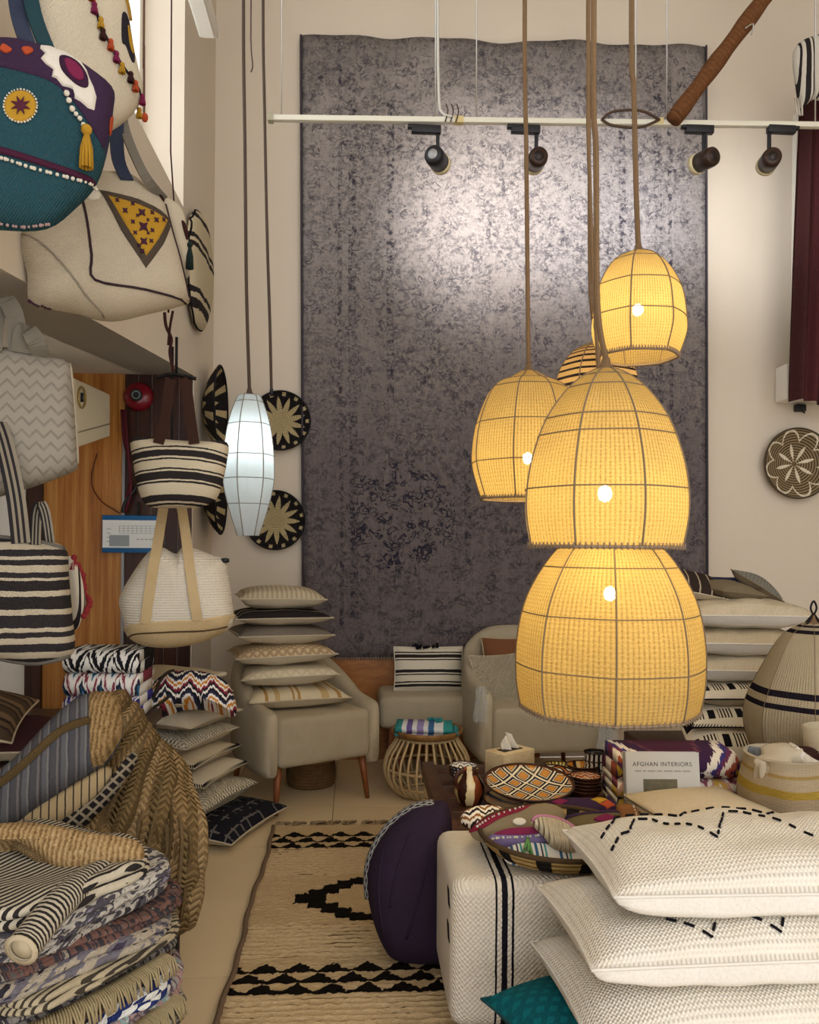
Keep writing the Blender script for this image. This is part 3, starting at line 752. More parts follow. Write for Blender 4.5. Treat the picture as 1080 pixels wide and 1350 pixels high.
# unlit natural woven shade standing on the table at right
pt_ = pendant('beige woven lampshade with dark bands, standing unlit beside the pale pouch', 1072, 3.74,
        [(808, 12), (820, 33), (840, 48), (865, 61), (890, 73), (912, 82), (932, 85), (955, 83), (980, 75), (1012, 60)], 8, 0.00, shade_n, None, rim=False, seams=(), name='woven_lampshade', seam_r=.001)
pt_.location.z = .422
hz = max(v.co.z for c in pt_.children if c.name.startswith('shade') for v in c.data.vertices)
mb = MB()
for k in range(4):
    q = k*PI/2+.4; mb.tube(catmull([(.11*math.cos(q), .11*math.sin(q), hz-.05), (.05*math.cos(q), .05*math.sin(q), hz-.01), (0, 0, hz+.045)], 4), .005, 5)
mb.tube(catmull([(0, 0, hz+.04), (.014, 0, hz+.07), (0, 0, hz+.10), (-.014, 0, hz+.07)], 5, True), .005, 6, closed=True)
mb.build('hanging_ring', plain('black_iron', '#1d1b1c', .5, .6), pt_)

# ================================================================== coiled plates on the walls
def m_star(name, n, dark, light, r0, r1, inner=None):
    def fn(nm):
        g = G(nm, .85, .15); o = g.xyz(g.tc('Object')); x, y = o[0], o[1]
        r = g.f('SQRT', g.f('ADD', g.f('MULTIPLY', x, x), g.f('MULTIPLY', y, y)))
        a = g.f('DIVIDE', g.f('ARCTAN2', y, x), 2*PI)
        z = g.tri(a, float(n))
        lim = g.f('ADD', r0, g.f('MULTIPLY', z, r1-r0))
        star = g.f('LESS_THAN', r, lim)
        tip = g.f('MULTIPLY', g.f('GREATER_THAN', r, .168), g.f('LESS_THAN', z, .28))
        c = g.mix(g.f('MAXIMUM', star, tip), dark, light)
        coil = g.f('SINE', g.f('MULTIPLY', r, 2*PI/.011))
        c = g.mix(g.f('MULTIPLY', g.f('LESS_THAN', coil, -.62), .8), c, '#2a2018')
        g.col(c); st = g.f('SINE', g.f('MULTIPLY', a, 2*PI*110)); g.bump(g.f('ADD', coil, g.f('MULTIPLY', st, .4)), .5, .003); return g.m
    return mat(name, fn)
def m_flower(nm):
    g = G(nm, .85, .15); o = g.xyz(g.tc('Object')); x, y = o[0], o[1]
    r = g.f('SQRT', g.f('ADD', g.f('MULTIPLY', x, x), g.f('MULTIPLY', y, y))); a = g.f('DIVIDE', g.f('ARCTAN2', y, x), 2*PI)
    z = g.f('ABSOLUTE', g.f('SUBTRACT', g.tri(a, 8.0), 0.0))
    rn = g.f('DIVIDE', r, .145)
    pet = g.f('MULTIPLY', g.f('SINE', g.f('MULTIPLY', g.f('MINIMUM', rn, 1.0), PI)), .36)
    petal = g.f('MULTIPLY', g.f('LESS_THAN', z, pet), g.f('LESS_THAN', rn, 1.0))
    arc = g.f('MULTIPLY', g.f('LESS_THAN', g.f('ABSOLUTE', g.f('SUBTRACT', r, g.f('SUBTRACT', .235, g.f('MULTIPLY', g.f('POWER', z, 2.0), .075)))), .008), 1.0)
    coil = g.f('SINE', g.f('MULTIPLY', r, 2*PI/.018))
    c = g.mix(g.f('GREATER_THAN', coil, -.1), '#4c3e2c', '#8b7a5c')
    c = g.mix(g.f('MAXIMUM', petal, arc), c, '#d8cdb4'); c = g.mix(g.f('LESS_THAN', r, .018), c, '#6d5a3e')
    g.col(c); g.bump(coil, .5, .004); return g.m
def coil_plate(label, centre, normal, R_, m, depth=.05, coil=.011, group=None, ph=0.0):
    t = thing('coiled_plate', label, 'wall plate', centre, group=group)
    t.rotation_euler = (Vector(normal).to_track_quat('Z', 'Y').to_matrix() @ Matrix.Rotation(ph, 3, 'Z')).to_euler()
    prof = []; n = int(R_/coil*4)
    for i in range(n+1):
        r = R_*i/n; prof.append((max(r, .0005), depth*(r/R_)**2.2 + .0018*math.sin(r*2*PI/coil)))
    prof += [(R_+.004, depth-.004), (R_, depth-.010)] + [(R_*k/8, depth*(k/8)**2.2-.010) for k in range(7, -1, -1)]
    MB().lathe([(max(r, .0005), z+.012) for r, z in prof], 64).build('coiled_dish', m, t)
    MB().tube([(R_*math.cos(2*PI*k/64), R_*math.sin(2*PI*k/64), depth+.012) for k in range(64)], .007, 6, closed=True).build('rim', plain('rim_binding_'+m.name, '#171416' if 'star' in m.name else '#4a3f30', .9), t)
    return t
star = m_star('star_weave', 13, '#19171b', '#cbb98c', .075, .168)
star2 = m_star('star_weave_b', 9, '#1b191c', '#c4b184', .05, .20)
flower = mat('flower_weave', m_flower)
coil_plate('round black coiled plate with cream sunburst, upper one behind the white lantern', PYw(371, 556, YB-.004), (0, -1, 0), .197, star)
coil_plate('round black coiled plate with cream sunburst, lower one behind the white lantern', PYw(364, 686, YB-.004), (0, -1, 0), .197, star, ph=.2)
coil_plate('large round brown coiled plate with cream flower and arcs, below the maroon curtain', PYw(1046, 612, YB-.004), (0, -1, 0), .245, flower, .06, .018, ph=.25)
p = PXw(268, 537, XL+.004); p.y = 5.30
coil_plate('black and cream zigzag coiled plate on the side wall above the striped tote', (XL+.004, 5.28, PYw(275, 538, 5.28).z), (1, 0, 0), .265, star2, .10)
coil_plate('black and cream zigzag coiled plate on the side wall, half behind the jute-based tote', (XL+.004, 5.30, PYw(275, 655, 5.28).z), (1, 0, 0), .235, star2, .10, ph=.3)

# ================================================================== bags on the left
linen = fabric('linen', '#c9bda6', '#b3a68e', 90, 90, nscale=5); linen_d = fabric('linen_grey', '#a09684', '#8d8474', 90, 90)
teal = fabric('teal_quilt', '#174a55', '#0f3842', 60, 44, strength=.45, dist=.004); purple = fabric('aubergine_silk', '#2a1a38', '#3a1f42', 60, 60)
jute = fabric('jute', '#b08d5c', '#93713f', 40, 40, 'ribu', .7); whitec = fabric('white_cotton', '#efe9dc', '#ddd4c2', 60, 60)
pale = fabric('pale_cotton', '#d9cdb5', '#c6b89c', 80, 80); mustard = fabric('mustard', '#c99a2e', '#a87c1e', 50, 50); magenta = fabric('magenta', '#8a2150', '#6a1640', 40, 40)
navyf = fabric('navy_cloth', '#1d1d2c', '#14141f', 60, 60); orange = fabric('orange_yarn', '#c8552e', '#a53f22', 30, 30); maroonf = fabric('maroon_cloth', '#3a1418', '#2a0e12', 60, 60)
ivory = fabric('ivory_yarn', '#ece5d3', '#d8cfba', 30, 30)
def bag(name, label, px, ref, d, yaw, T, m, **k):
    p = Puff(px, ref, d, yaw, T, **k); t = thing(name, label, 'bag', p.base); p.body().build('body', m, t, off=p.base); return p, t
def bits(p, t, name, px_line, r, m, n, eps=.004, kind=None, sc=(1, 1, 1)):
    pts = catmull([Vector((a, b, 0)) for a, b in px_line], 12); mb = MB(); L = len(pts)
    for k in range(n):
        q = pts[int(k*(L-1)/max(1, n-1))]; mb.sphere(p.on((q.x, q.y), eps), r*(.8+.4*random.random()), 6, 4, sc)
    return mb.build(name, m, t, off=t.location)
def tassel(t, top, length, r, m, head=None, off=None):
    top = Vector(top); mb = MB(); mb.sphere(top, r*.9, 8, 5)
    for k in range(10):
        q = 2*PI*k/10; e = top + Vector((math.cos(q)*r*.9, math.sin(q)*r*.9, -length)); mb.tube([top, top.lerp(e, .5)+Vector((math.cos(q), math.sin(q), 0))*r*.3, e], r*.28, 4)
    return mb.build('tassel', m, t, off=t.location)
# pale bag with pompom garland (behind)
p, t = bag('tote_bag', 'pale linen bag with colourful tassel garland, behind the teal bag', [(40, -60), (120, -70), (150, -30), (163, 40), (176, 100), (182, 132), (165, 160), (135, 178), (90, 190), (50, 150), (40, 40)], (120, 60), 2.15, .9, .07, pale)
p.line([(100, -5), (108, 40), (122, 68), (140, 98), (160, 120), (184, 146)], .004).build('garland_cord', navyf, t, off=t.location)
gp = catmull([Vector((a, b, 0)) for a, b in [(100, 4), (108, 40), (122, 68), (140, 98), (160, 120), (184, 146)]], 6)
for k, q in enumerate(gp[::3]):
    tassel(t, p.on((q.x+random.uniform(-3, 3), q.y), .008), .022, .008, [orange, magenta, mustard, maroonf][k % 4])
p.patch([(139, 32), (147, 30), (155, 52), (160, 86), (154, 92), (145, 72), (139, 66)], .004).build('embroidered_patch', navyf, t, off=t.location)
p.patch([(147, 44), (153, 60), (156, 82), (150, 70)], .008).build('embroidery', mustard, t, off=t.location)
p.line([(141, -10), (148, 10), (156, 36)], .006).build('edge_trim', fabric('trim_brown', '#5a3a22', '#c99a2e', 10, 10), t, off=t.location)
# hanging braided strings by the window
t = thing('braided_string', 'thin braided string with a red tip hanging by the window', 'string', PD(191, 158, 2.9))
MB().tube(catmull([PD(190, y, 2.9) for y in (158, 120, 60, 0)] + [Vector((PD(190, 0, 2.9).x, PD(190, 0, 2.9).y, ZC))], 5), .004, 5).build('string', plain('brown_string', '#5a4030', .9), t, off=t.location)
MB().sphere(PD(191, 155, 2.9), .012, 8, 5, (1, 1, 1.4)).build('tip', orange, t, off=t.location)
# teal embroidered bag
p, t = bag('embroidered_bag', 'teal quilted bag with dark embroidered top band and white flower', [(-70, 70), (-30, 55), (5, 52), (45, 60), (100, 82), (147, 117), (149, 150), (143, 195), (128, 243), (100, 275), (62, 302), (0, 303), (-60, 295), (-75, 180)], (60, 190), 1.85, .5, .055, teal, a=5)
p.patch([(-60, 64), (0, 55), (45, 63), (98, 84), (144, 119), (146, 150), (140, 190), (135, 208), (110, 175), (85, 142), (55, 120), (0, 104), (-60, 98)], .004, 2, 6, centre=(60, 95)).build('embroidered_band', purple, t, off=t.location)
fl_px = [(50, 68), (62, 66), (70, 73), (82, 74), (92, 84), (104, 92), (110, 104), (113, 116), (118, 128), (122, 142), (119, 160), (110, 158), (100, 150), (92, 146), (96, 138), (86, 132), (76, 130), (68, 120), (62, 118), (64, 108), (54, 100), (48, 92), (54, 84), (48, 76)]
wf_ = p.patch(fl_px, .010, 1, 5).build('white_flower', whitec, t, off=t.location)
p.patch([(72, 88), (86, 88), (100, 98), (110, 116), (110, 132), (98, 132), (82, 120), (72, 106)], .014, 2, 2).build('flower_ring', fabric('plum_dark', '#2b1030', '#381338'), wf_, off=t.location)
p.patch([(78, 94), (90, 96), (101, 108), (104, 122), (94, 124), (82, 112)], .018, 2, 2).build('flower_centre', magenta, wf_, off=t.location)
for px in ([(0, 72), (9, 78), (12, 82), (4, 86), (-4, 80)], [(24, 78), (34, 76), (40, 82), (30, 88)], [(141, 165), (147, 160), (146, 178), (141, 184)]):
    p.patch(px, .009, 2, 2).build('petal', orange, t, off=t.location)
p.patch([(22+21*math.cos(k*PI/6), 155+21*math.sin(k*PI/6)) for k in range(12)], .005, 2, 2).build('medallion', mustard, t, off=t.location)
p.patch([(22+(14 if k % 2 else 6)*math.cos(k*PI/8), 155+(14 if k % 2 else 6)*math.sin(k*PI/8)) for k in range(16)], .009, 1, 2).build('medallion_star', fabric('plum', '#5a2036', '#47182c'), t, off=t.location)
bits(p, t, 'medallion_beads', [(22+21.5*math.cos(k*PI/8), 155+21.5*math.sin(k*PI/8)) for k in range(17)], .0024, ivory, 34)
p.line([(-30, 208), (0, 213), (40, 224), (90, 240), (122, 247)], .008, squash=.5).build('trim_ribbon', fabric('wine_ribbon', '#4a1438', '#3a0e2a'), t, off=t.location)
bits(p, t, 'pompom_trim', [(-20, 220), (0, 223), (40, 235), (90, 247), (126, 250)], .0042, ivory, 30, .004)
bits(p, t, 'bead_edge', [(-10, 299), (30, 303), (62, 300)], .004, fabric('dusty_pink', '#9a7a78', '#b09a94'), 16, .004)
bits(p, t, 'tassel_string', [(81, 140), (88, 160), (98, 172), (106, 186)], .006, ivory, 7, .008)
tassel(t, p.on((106, 188), .015), .085, .014, mustard)
for k, (a, b) in enumerate((((15, -30), (32, 58)), ((30, -40), (58, 62)))):
    strap([p.on((b[0], b[1]+6), .004), PD((a[0]+b[0])/2, 15, 1.9), PD(a[0], -60, 1.95)], .035, .006, 5, p.t).build('handle', [fabric('blue_check', '#3a4a66', '#1d2438', 20, 60), teal][k], t, off=t.location)
# linen bag with mustard triangle
p, t = bag('linen_tote', 'beige linen tote bag with mustard embroidered triangle patch', [(115, 232), (140, 228), (170, 232), (202, 256), (212, 264), (222, 300), (236, 350), (246, 396), (244, 402), (200, 413), (150, 423), (95, 412), (42, 400), (36, 360), (26, 312), (60, 275)], (150, 330), 2.55, .55, .11, linen, centre=(140, 340))
tri = [(122, 268), (168, 280), (220, 298), (200, 332), (178, 362), (150, 318)]
p.patch([(119, 265), (170, 277), (222, 297), (203, 333), (178, 366), (146, 318)], .006, 1, 3).build('patch_border', fabric('charcoal_fringe', '#3a3430', '#57493a', 30, 30), t, off=t.location)
p.patch([(127, 272), (170, 284), (213, 300), (197, 328), (178, 353), (152, 314)], .010, 1, 3).build('triangle_patch', mustard, t, off=t.location); tp_ = t.children[-1] if False else [c for c in t.children if c.name.startswith('triangle_patch')][0]
mt = fabric('motif_plum', '#3a1830', '#4a2038')
for c, r in (((172, 296), 7), ((174, 314), 9), ((174, 333), 7), ((150, 294), 5), ((192, 304), 5), ((160, 308), 4), ((186, 318), 4), ((172, 345), 4), ((140, 281), 4), ((160, 285), 4), ((186, 295), 4), ((203, 302), 4), ((163, 322), 4), ((184, 332), 4), ((166, 300), 3), ((180, 305), 3), ((180, 322), 3), ((168, 338), 3)):
    p.patch([(c[0]+(r if k % 2 else r*.45)*math.cos(k*PI/4), c[1]+(r if k % 2 else r*.45)*math.sin(k*PI/4)) for k in range(8)], .014, 1, 2).build('motif', mt, tp_, off=t.location)
for px in ([(98, 276), (103, 310), (108, 350), (113, 381), (180, 392), (243, 402)], [(212, 275), (226, 320), (238, 365), (245, 400)]):
    p.line(px, .004).build('edge_stitching', fabric('dark_trim', '#3c2430', '#221c22'), t, off=t.location)
bits(p, t, 'bead_edge', [(38, 398), (50, 404), (66, 408)], .005, mt, 9)
p.patch([(104, 270), (112, 264), (120, 270), (118, 278), (106, 278)], .006, 2, 2).build('rosette', ivory, t, off=t.location)
p.line([(27, 312), (60, 345), (100, 395), (135, 421)], .003).build('fold_seam', linen_d, t, off=t.location)
strap([p.on((157, 250)), PD(156, 210, 2.5), PD(154, 165, 2.48), PD(158, 120, 2.5)], .04, .006, 5, p.t).build('handle', fabric('blue_check', '#3a4a66', '#1d2438', 20, 60), t, off=t.location)
strap([p.on((208, 270)), PD(190, 230, 2.5), PD(165, 172, 2.5), PD(158, 125, 2.5)], .03, .006, 5, p.t).build('handle', fabric('grey_strap', '#8a8478', '#6e685e'), t, off=t.location)
p.patch([(196, 248), (204, 252), (212, 268), (206, 274), (198, 262)], .01, 2, 2).build('strap_tab', maroonf, t, off=t.location)
# folded bag end and tassel peeking out behind it
p, t = bag('linen_pouch', 'pale linen pouch with dark green tassel, behind the mustard triangle tote', [(213, 262), (232, 270), (241, 290), (246, 330), (248, 365), (240, 360), (228, 330), (216, 290)], (232, 310), 3.1, .6, .05, pale)
p.patch([(232, 297), (238, 300), (242, 318), (238, 320)], .005, 2, 2).build('embroidery', maroonf, t, off=t.location)
tassel(t, p.on((243, 328), .01), .09, .013, plain('dark_green', '#16241f', .9))
MB().tube(catmull([PD(217, 412, 3.1), PD(219, 430, 3.1), PD(226, 447, 3.1), PD(224, 465, 3.1), PD(229, 490, 3.1)], 5), .006, 6).tube(catmull([PD(228, 410, 3.1), PD(224, 432, 3.1), PD(222, 455, 3.1)], 5), .005, 6).tube([PD(222, 412, 3.1), PD(225, 360, 3.12)], .004, 5).tube([PD(230, 275, 3.13), PD(225, 200, 3.13), PD(222, 200, 3.13)+Vector((0, 0, ZC-PD(222, 200, 3.13).z))], .003, 5).build('tie_cord', maroonf, t, off=t.location)
# oval striped bag flat on the side wall
st_oval = stripes('oval_stripes', [(0, '#cdbf9f'), (.10, '#1d1b20'), (.17, '#cdbf9f'), (.21, '#1d1b20'), (.25, '#cdbf9f'), (.5, '#cdbf9f'), (.56, '#1d1b20'), (.60, '#cdbf9f'), (.63, '#1d1b20'), (.67, '#cdbf9f'), (.85, '#1d1b20'), (.90, '#cdbf9f'), (1, '#cdbf9f')], warp=.03)
pts_ = [(250, 288), (257, 277), (266, 287), (272, 315), (275, 350), (276, 385), (273, 415), (266, 436), (256, 425), (250, 395), (247, 350), (247, 315)]
po = PXw(262, 355, XL+.03); p = Puff(pts_, (262, 355), (po-CAM).dot(FWD), PI/2, .05, back=.02); t = thing('oval_bag', 'oval cream wall bag with slanting black stripes, flat on the side wall', 'bag', p.base)
p.body().build('body', st_oval, t, off=p.base); p.line(pts_+pts_[:1], .006).build('binding', MATS['black_yarn'], t, off=p.base)
# grey chevron tote
def m_chev(nm):
    g = G(nm, .92, .1); u, v = g.uv(); z = g.tri(u, 9.0); a = g.f('FRACT', g.f('ADD', g.f('MULTIPLY', v, 15.0), g.f('MULTIPLY', z, .6)))
    k = g.f('MULTIPLY', g.f('LESS_THAN', a, .28), g.noise(g.tc('UV'), 12, 3)); g.col(g.mix(k, '#918a7d', '#6a645a')); g.weave(120, 120, .3); return g.m
p, t = bag('chevron_tote', 'grey chevron woven tote bag hanging above the navy striped tote', [(-60, 455), (0, 458), (50, 468), (92, 480), (97, 520), (101, 580), (103, 610), (96, 622), (50, 640), (0, 655), (-60, 668)], (30, 560), 2.45, .35, .09, mat('chevron', m_chev), a=5, pw=.45)
for px in ([(-8, 470), (-4, 405), (8, 396), (20, 420), (24, 468)], [(28, 470), (30, 440), (38, 436), (48, 452), (54, 474)]):
    strap([p.on(px[0], .004)] + [PD(a, b, 2.38) for a, b in px[1:-1]] + [p.on(px[-1], .004)], .05, .007, 5, p.t).build('handle', fabric('grey_webbing', '#8b8578', '#6e695e', 20, 60), t, off=t.location)
p.line([(92, 482), (97, 530), (101, 585), (102, 612)], .004).build('side_seam', linen, t, off=t.location)
# navy striped tote
nv = [(0, '#1c1b22'), (.05, '#b3a78f'), (.10, '#1c1b22'), (.16, '#b3a78f'), (.20, '#1c1b22'), (.24, '#b3a78f'), (.27, '#1c1b22'), (.36, '#b3a78f'), (.40, '#16151b'), (.49, '#b3a78f'), (.53, '#16151b'), (.60, '#b3a78f'), (.62, '#1c1b22'), (.66, '#b3a78f'), (.71, '#1c1b22'), (.75, '#b3a78f'), (.77, '#1c1b22'), (.82, '#b3a78f'), (.87, '#16151b'), (.95, '#8b8270'), (1, '#16151b')]
p, t = bag('striped_tote', 'navy and beige horizontally striped tote bag below the chevron tote', [(-60, 700), (0, 706), (50, 712), (86, 722), (91, 760), (96, 815), (99, 850), (90, 866), (50, 874), (0, 868), (-60, 862)], (30, 790), 2.4, .3, .09, stripes('navy_stripes', nv, warp=.012), a=5, pw=.45)
p.line([(-40, 703), (0, 708), (50, 714), (85, 723)], .007).build('braided_hem', fabric('bw_braid', '#8a8478', '#1d1b20', 8, 40), t, off=t.location)
p.line([(-40, 864), (0, 868), (50, 872), (92, 862)], .008).build('braided_hem', MATS['bw_braid'], t, off=t.location)
stw = stripes('strap_stripes', [(0, '#1a1a22'), (.2, '#8b8270'), (.35, '#1a1a22'), (.5, '#8b8270'), (.65, '#1a1a22'), (.8, '#8b8270'), (1, '#1a1a22')], 'u', warp=.0)
strap([p.on((30, 716), .004), PD(20, 650, 2.33), PD(4, 580, 2.33), PD(-12, 540, 2.36)], .05, .006, 5, p.t).build('handle', stw, t, off=t.location)
strap([p.on((48, 718), .002), PD(48, 680, 2.42), PD(53, 664, 2.42), PD(60, 680, 2.42), PD(66, 722, 2.42)], .03, .006, 5, p.t).build('handle', stw, t, off=t.location)
# small pouch with red fringe behind it
p, t = bag('fringed_pouch', 'small striped pouch with red fringe beside the wood panel', [(88, 742), (94, 734), (101, 752), (106, 780), (107, 800), (102, 818), (97, 831), (92, 800)], (98, 780), 2.75, .9, .04, stripes('pouch_stripes', [(0, '#d8cdb8'), (.35, '#1d1b20'), (.5, '#d8cdb8'), (.7, '#1d1b20'), (.8, '#d8cdb8'), (1, '#d8cdb8')], 'u'))
mb = MB()
for k in range(16):
    a = p.on((100+7*math.sin(k/15*PI), 745+k*4.4), .006); mb.sphere(a+Vector((.012*random.random(), 0, 0)), .011, 6, 4)
mb.build('red_fringe', fabric('coral_fringe', '#a8323a', '#7a2028', 20, 20), t, off=t.location)
tassel(t, p.on((93, 735), .005), .04, .012, fabric('coral_fringe', '#a8323a', '#7a2028', 20, 20))
# striped tote with brown handles
sb = [(0, '#d6c9ac'), (.04, '#1f1d22'), (.07, '#d6c9ac'), (.09, '#1f1d22'), (.18, '#d6c9ac'), (.30, '#d6c9ac'), (.34, '#1f1d22'), (.37, '#d6c9ac'), (.39, '#1f1d22'), (.50, '#d6c9ac'), (.52, '#1f1d22'), (.545, '#d6c9ac'), (.66, '#1f1d22'), (.68, '#d6c9ac'), (.71, '#1f1d22'), (.80, '#d6c9ac'), (.83, '#1f1d22'), (.855, '#d6c9ac'), (.97, '#1f1d22'), (1, '#1f1d22')]
p, t = bag('striped_tote', 'cream tote bag with black bands and dark brown handles', [(173, 578), (200, 577), (225, 580), (262, 582), (299, 583), (299, 610), (293, 638), (285, 658), (265, 668), (230, 670), (195, 667), (182, 645), (176, 612)], (236, 620), 3.45, .12, .10, stripes('band_stripes', sb, bend=.35, warp=.015), a=4)
for q in ([(212, 588), (218, 550), (223, 512), (226, 500)], [(258, 588), (251, 550), (246, 512), (240, 500)]):
    strap([p.on(q[0], .004)] + [PD(a, b, 3.37) for a, b in q[1:]], .042, .007, 5, p.t).build('handle', fabric('brown_leather', '#3a211a', '#2c1812', 90, 90, strength=.05), t, off=t.location)
# white tote with jute base
wt = fabric('white_slub', '#e8e0cf', '#d2c6ae', 60, 40, 'ribv', .35)
p, t = bag('jute_tote', 'slouchy off-white cotton tote bag with jute straps and base', [(205, 722), (216, 722), (232, 730), (242, 720), (260, 724), (280, 732), (298, 738), (301, 755), (306, 790), (308, 815), (300, 831), (265, 847), (225, 854), (190, 851), (168, 838), (162, 815), (157, 790), (172, 760), (192, 732)], (232, 790), 3.6, .15, .15, wt, a=3.2)
p.patch([(163, 826), (180, 819), (215, 815), (260, 813), (306, 808), (308, 817), (299, 831), (265, 846), (225, 853), (190, 850), (169, 838)], .006, 2, 4).build('jute_base', fabric('jute_fine', '#dcc498', '#c2a673', 34, 34, strength=.35, dist=.003), t, off=t.location)
p.line([(172, 838), (185, 832), (230, 829), (270, 828), (300, 824)], .004, eps=.008).build('base_seam', plain('seam_brown', '#4c3a22', .9), t, off=t.location)
for q in ([(196, 818), (203, 770), (209, 725), (215, 690), (219, 665)], [(262, 813), (255, 770), (249, 725), (240, 690), (233, 665)]):
    strap([p.on((q[0][0]+(q[2][0]-q[0][0])*k/6, q[0][1]+(q[2][1]-q[0][1])*k/6), .010) for k in range(6)] + [p.on(q[2], .03)] + [PD(a, b-18, 3.66) for a, b in q[3:]], .042, .007, 6, p.t).build('strap', fabric('jute_fine', '#b59763', '#93753f'), t, off=t.location)
MB().lathe([(.0, 0), (.018, .003), (.018, .02), (0, .023)], 10, p.on((297, 742), .0)).build('snap', blackm, t, off=t.location)
# hooks: a dark hanging bar under the beam carries the two totes
hb0 = PD(226, 497, 3.40); 
t = thing('hanging_hook', 'dark metal hook under the beam holding the striped tote', 'hook', hb0)
MB().tube(catmull([(-.06, 0, -.005), (0, 0, .012), (.10, 0, -.005)], 5), .008, 6).tube([(.02, 0, .01), (.02, 0, sof(3.4)-hb0.z)], .006, 6).build('hook', plain('black_iron', '#1d1b1c', .5, .6), t)
hb1 = PD(226, 642, 3.67)
t = thing('hanging_hook', 'dark metal rod hidden behind the striped tote, holding the jute tote', 'hook', hb1)
MB().tube(catmull([(-.06, 0, -.005), (0, 0, .012), (.06, 0, -.005)], 5), .008, 6).tube([(0, 0, .01), (0, 0, sof(3.66)-hb1.z)], .006, 6).build('rod', plain('black_iron', '#1d1b1c', .5, .6), t)

# ------------------------------------------------------------------ things on the partition
# electrical box
q0 = PYw(94, 498, 4.3)
t = thing('fuse_box', 'cream metal box with round keyhole plate under the beam', 'box', PD(118, 592, 4.3))
enam = plain('cream_enamel', '#d8cdb0', .45)
mbx = MB()
A4 = [PD(97, 498, 4.0), PD(145, 520, 4.5), PD(145, 575, 4.5), PD(97, 592, 4.0)]
n_ = (A4[1]-A4[0]).cross(A4[3]-A4[0]).normalized(); n_ = n_ if n_.y > 0 else -n_
bk = [q + Vector((-.3, .05, 0)) for q in A4]
mbx.add(A4+bk, [(0, 1, 2, 3), (7, 6, 5, 4), (0, 4, 5, 1), (1, 5, 6, 2), (2, 6, 7, 3), (3, 7, 4, 0)], smooth=False).build('body', enam, t, off=t.location, bevel=.006)
fc = lambda u, v: (A4[0].lerp(A4[1], u)).lerp(A4[3].lerp(A4[2], u), v)
fn_ = (A4[3]-A4[0]).cross(A4[1]-A4[0]).normalized(); fn_ = fn_ if fn_.y < 0 else -fn_
MB().tube([fc(.18+.09*math.cos(k*PI/10), .25+.16*math.sin(k*PI/10))+fn_*.006 for k in range(20)], .006, 5, closed=True).build('keyhole_ring', plain('brass', '#a8905a', .4, .5), t, off=t.location)
MB().tube([fc(.18, .18)+fn_*.006, fc(.18, .32)+fn_*.006], .008, 6).build('keyhole', blackm, t, off=t.location)
MB().tube([fc(.02, .78)+fn_*.005, fc(.98, .70)+fn_*.005], .003, 4).build('lid_seam', plain('seam_shadow', '#8d8264', .6), t, off=t.location)
# red alarm bell
c = PYw(180, 521, 4.93)
t = thing('alarm_bell', 'red round alarm bell mounted high on the dark door', 'bell', (c.x, 4.985, c.z), rot=(PI/2, 0, 0))
MB().lathe([(.085, 0), (.088, .012), (.075, .038), (.045, .052), (.0, .055)], 28).build('gong', plain('red_enamel', '#7a1220', .25, 0, .5), t)
MB().lathe([(.034, .052), (.036, .062), (.0, .066)], 20).build('hub', plain('dark_grey', '#2c2c30', .5), t)
MB().tube([(.022*math.cos(k*PI/8), .022*math.sin(k*PI/8), .066) for k in range(16)], .004, 5, closed=True).build('hub_ring', plain('pale_mark', '#8d9a94', .5), t)
# wires
red_w = plain('maroon_wire', '#5a1424', .6); wht_w = plain('beige_wire', '#b9a684', .6)
t = thing('wire_bundle', 'bundle of maroon wires running down the dark door', 'wires', PYw(168, 690, 4.93))
for k in range(4):
    MB().tube(catmull([PYw(x+k*1.6, y, 4.95-.006*k) for x, y in ((160, 540), (163, 580), (172-k*2, 620), (168, 650), (161, 676))], 6), .006, 5).build('wire', red_w, t, off=t.location)
MB().tube(catmull([PYw(x, y, 4.94) for x, y in ((162, 676), (165, 663), (176, 648), (180, 640))], 5), .012, 6).build('plug_cable', blackm, t, off=t.location)
t = thing('wall_wire', 'thin looping brown wire on the golden wood panel', 'wire', PYw(150, 676, 4.96))
MB().tube(catmull([PYw(x, y, 4.965) for x, y in ((128, 598), (121, 625), (123, 645), (135, 662), (150, 672), (158, 677))], 6), .004, 5).build('wire', plain('brown_wire2', '#5e2a18', .6), t, off=t.location)
# calendar
a = PYw(134, 679, 4.945); b = PYw(211, 729, 4.945)
t = thing('calendar', 'blue and white wall calendar on the golden wood panel', 'calendar', ((a.x+b.x)/2, 4.95, b.z))
W_, H_ = b.x-a.x, a.z-b.z
MB().box((0, .012, H_/2), (W_, .016, H_)).build('backing', plain('calendar_blue', '#1c5f94', .5), t, bevel=.003)
pg_ = MB().box((-W_*.0, .002, H_*.50), (W_*.97, .006, H_*.74)).build('page', plain('paper_white', '#e9ece8', .7), t)
ink = plain('grey_ink', '#9aa3a6', .8)
mb = MB()
for k in range(9): mb.box((-W_*.20+k*W_*.075, -.0015, H_*.62), (.002, .001, H_*.20))
for k in range(4): mb.box((W_*.10, -.0015, H_*(.52+k*.066)), (W_*.60, .001, .002))
for k in range(5): mb.box((W_*.12+k*W_*.07, -.0015, H_*.36), (W_*.045, .001, .006))
for k in range(4): mb.box((-W_*.38, -.0015, H_*(.30+.11*k)), (W_*.07, .001, .004))
mb.box((-W_*.20, -.0012, H_*.32), (W_*.34, .001, H_*.30))
mb.box((W_*.38, -.0016, H_*.36), (.012, .001, .014))
mb.build('printed_grid', ink, pg_)
MB().tube([(-W_*.1, .01, H_), (-W_*.1, .01, H_+.04)], .004, 5).tube([(W_*.12, .01, H_), (W_*.12, .01, H_+.08)], .006, 5).build('hanger', blackm, t)

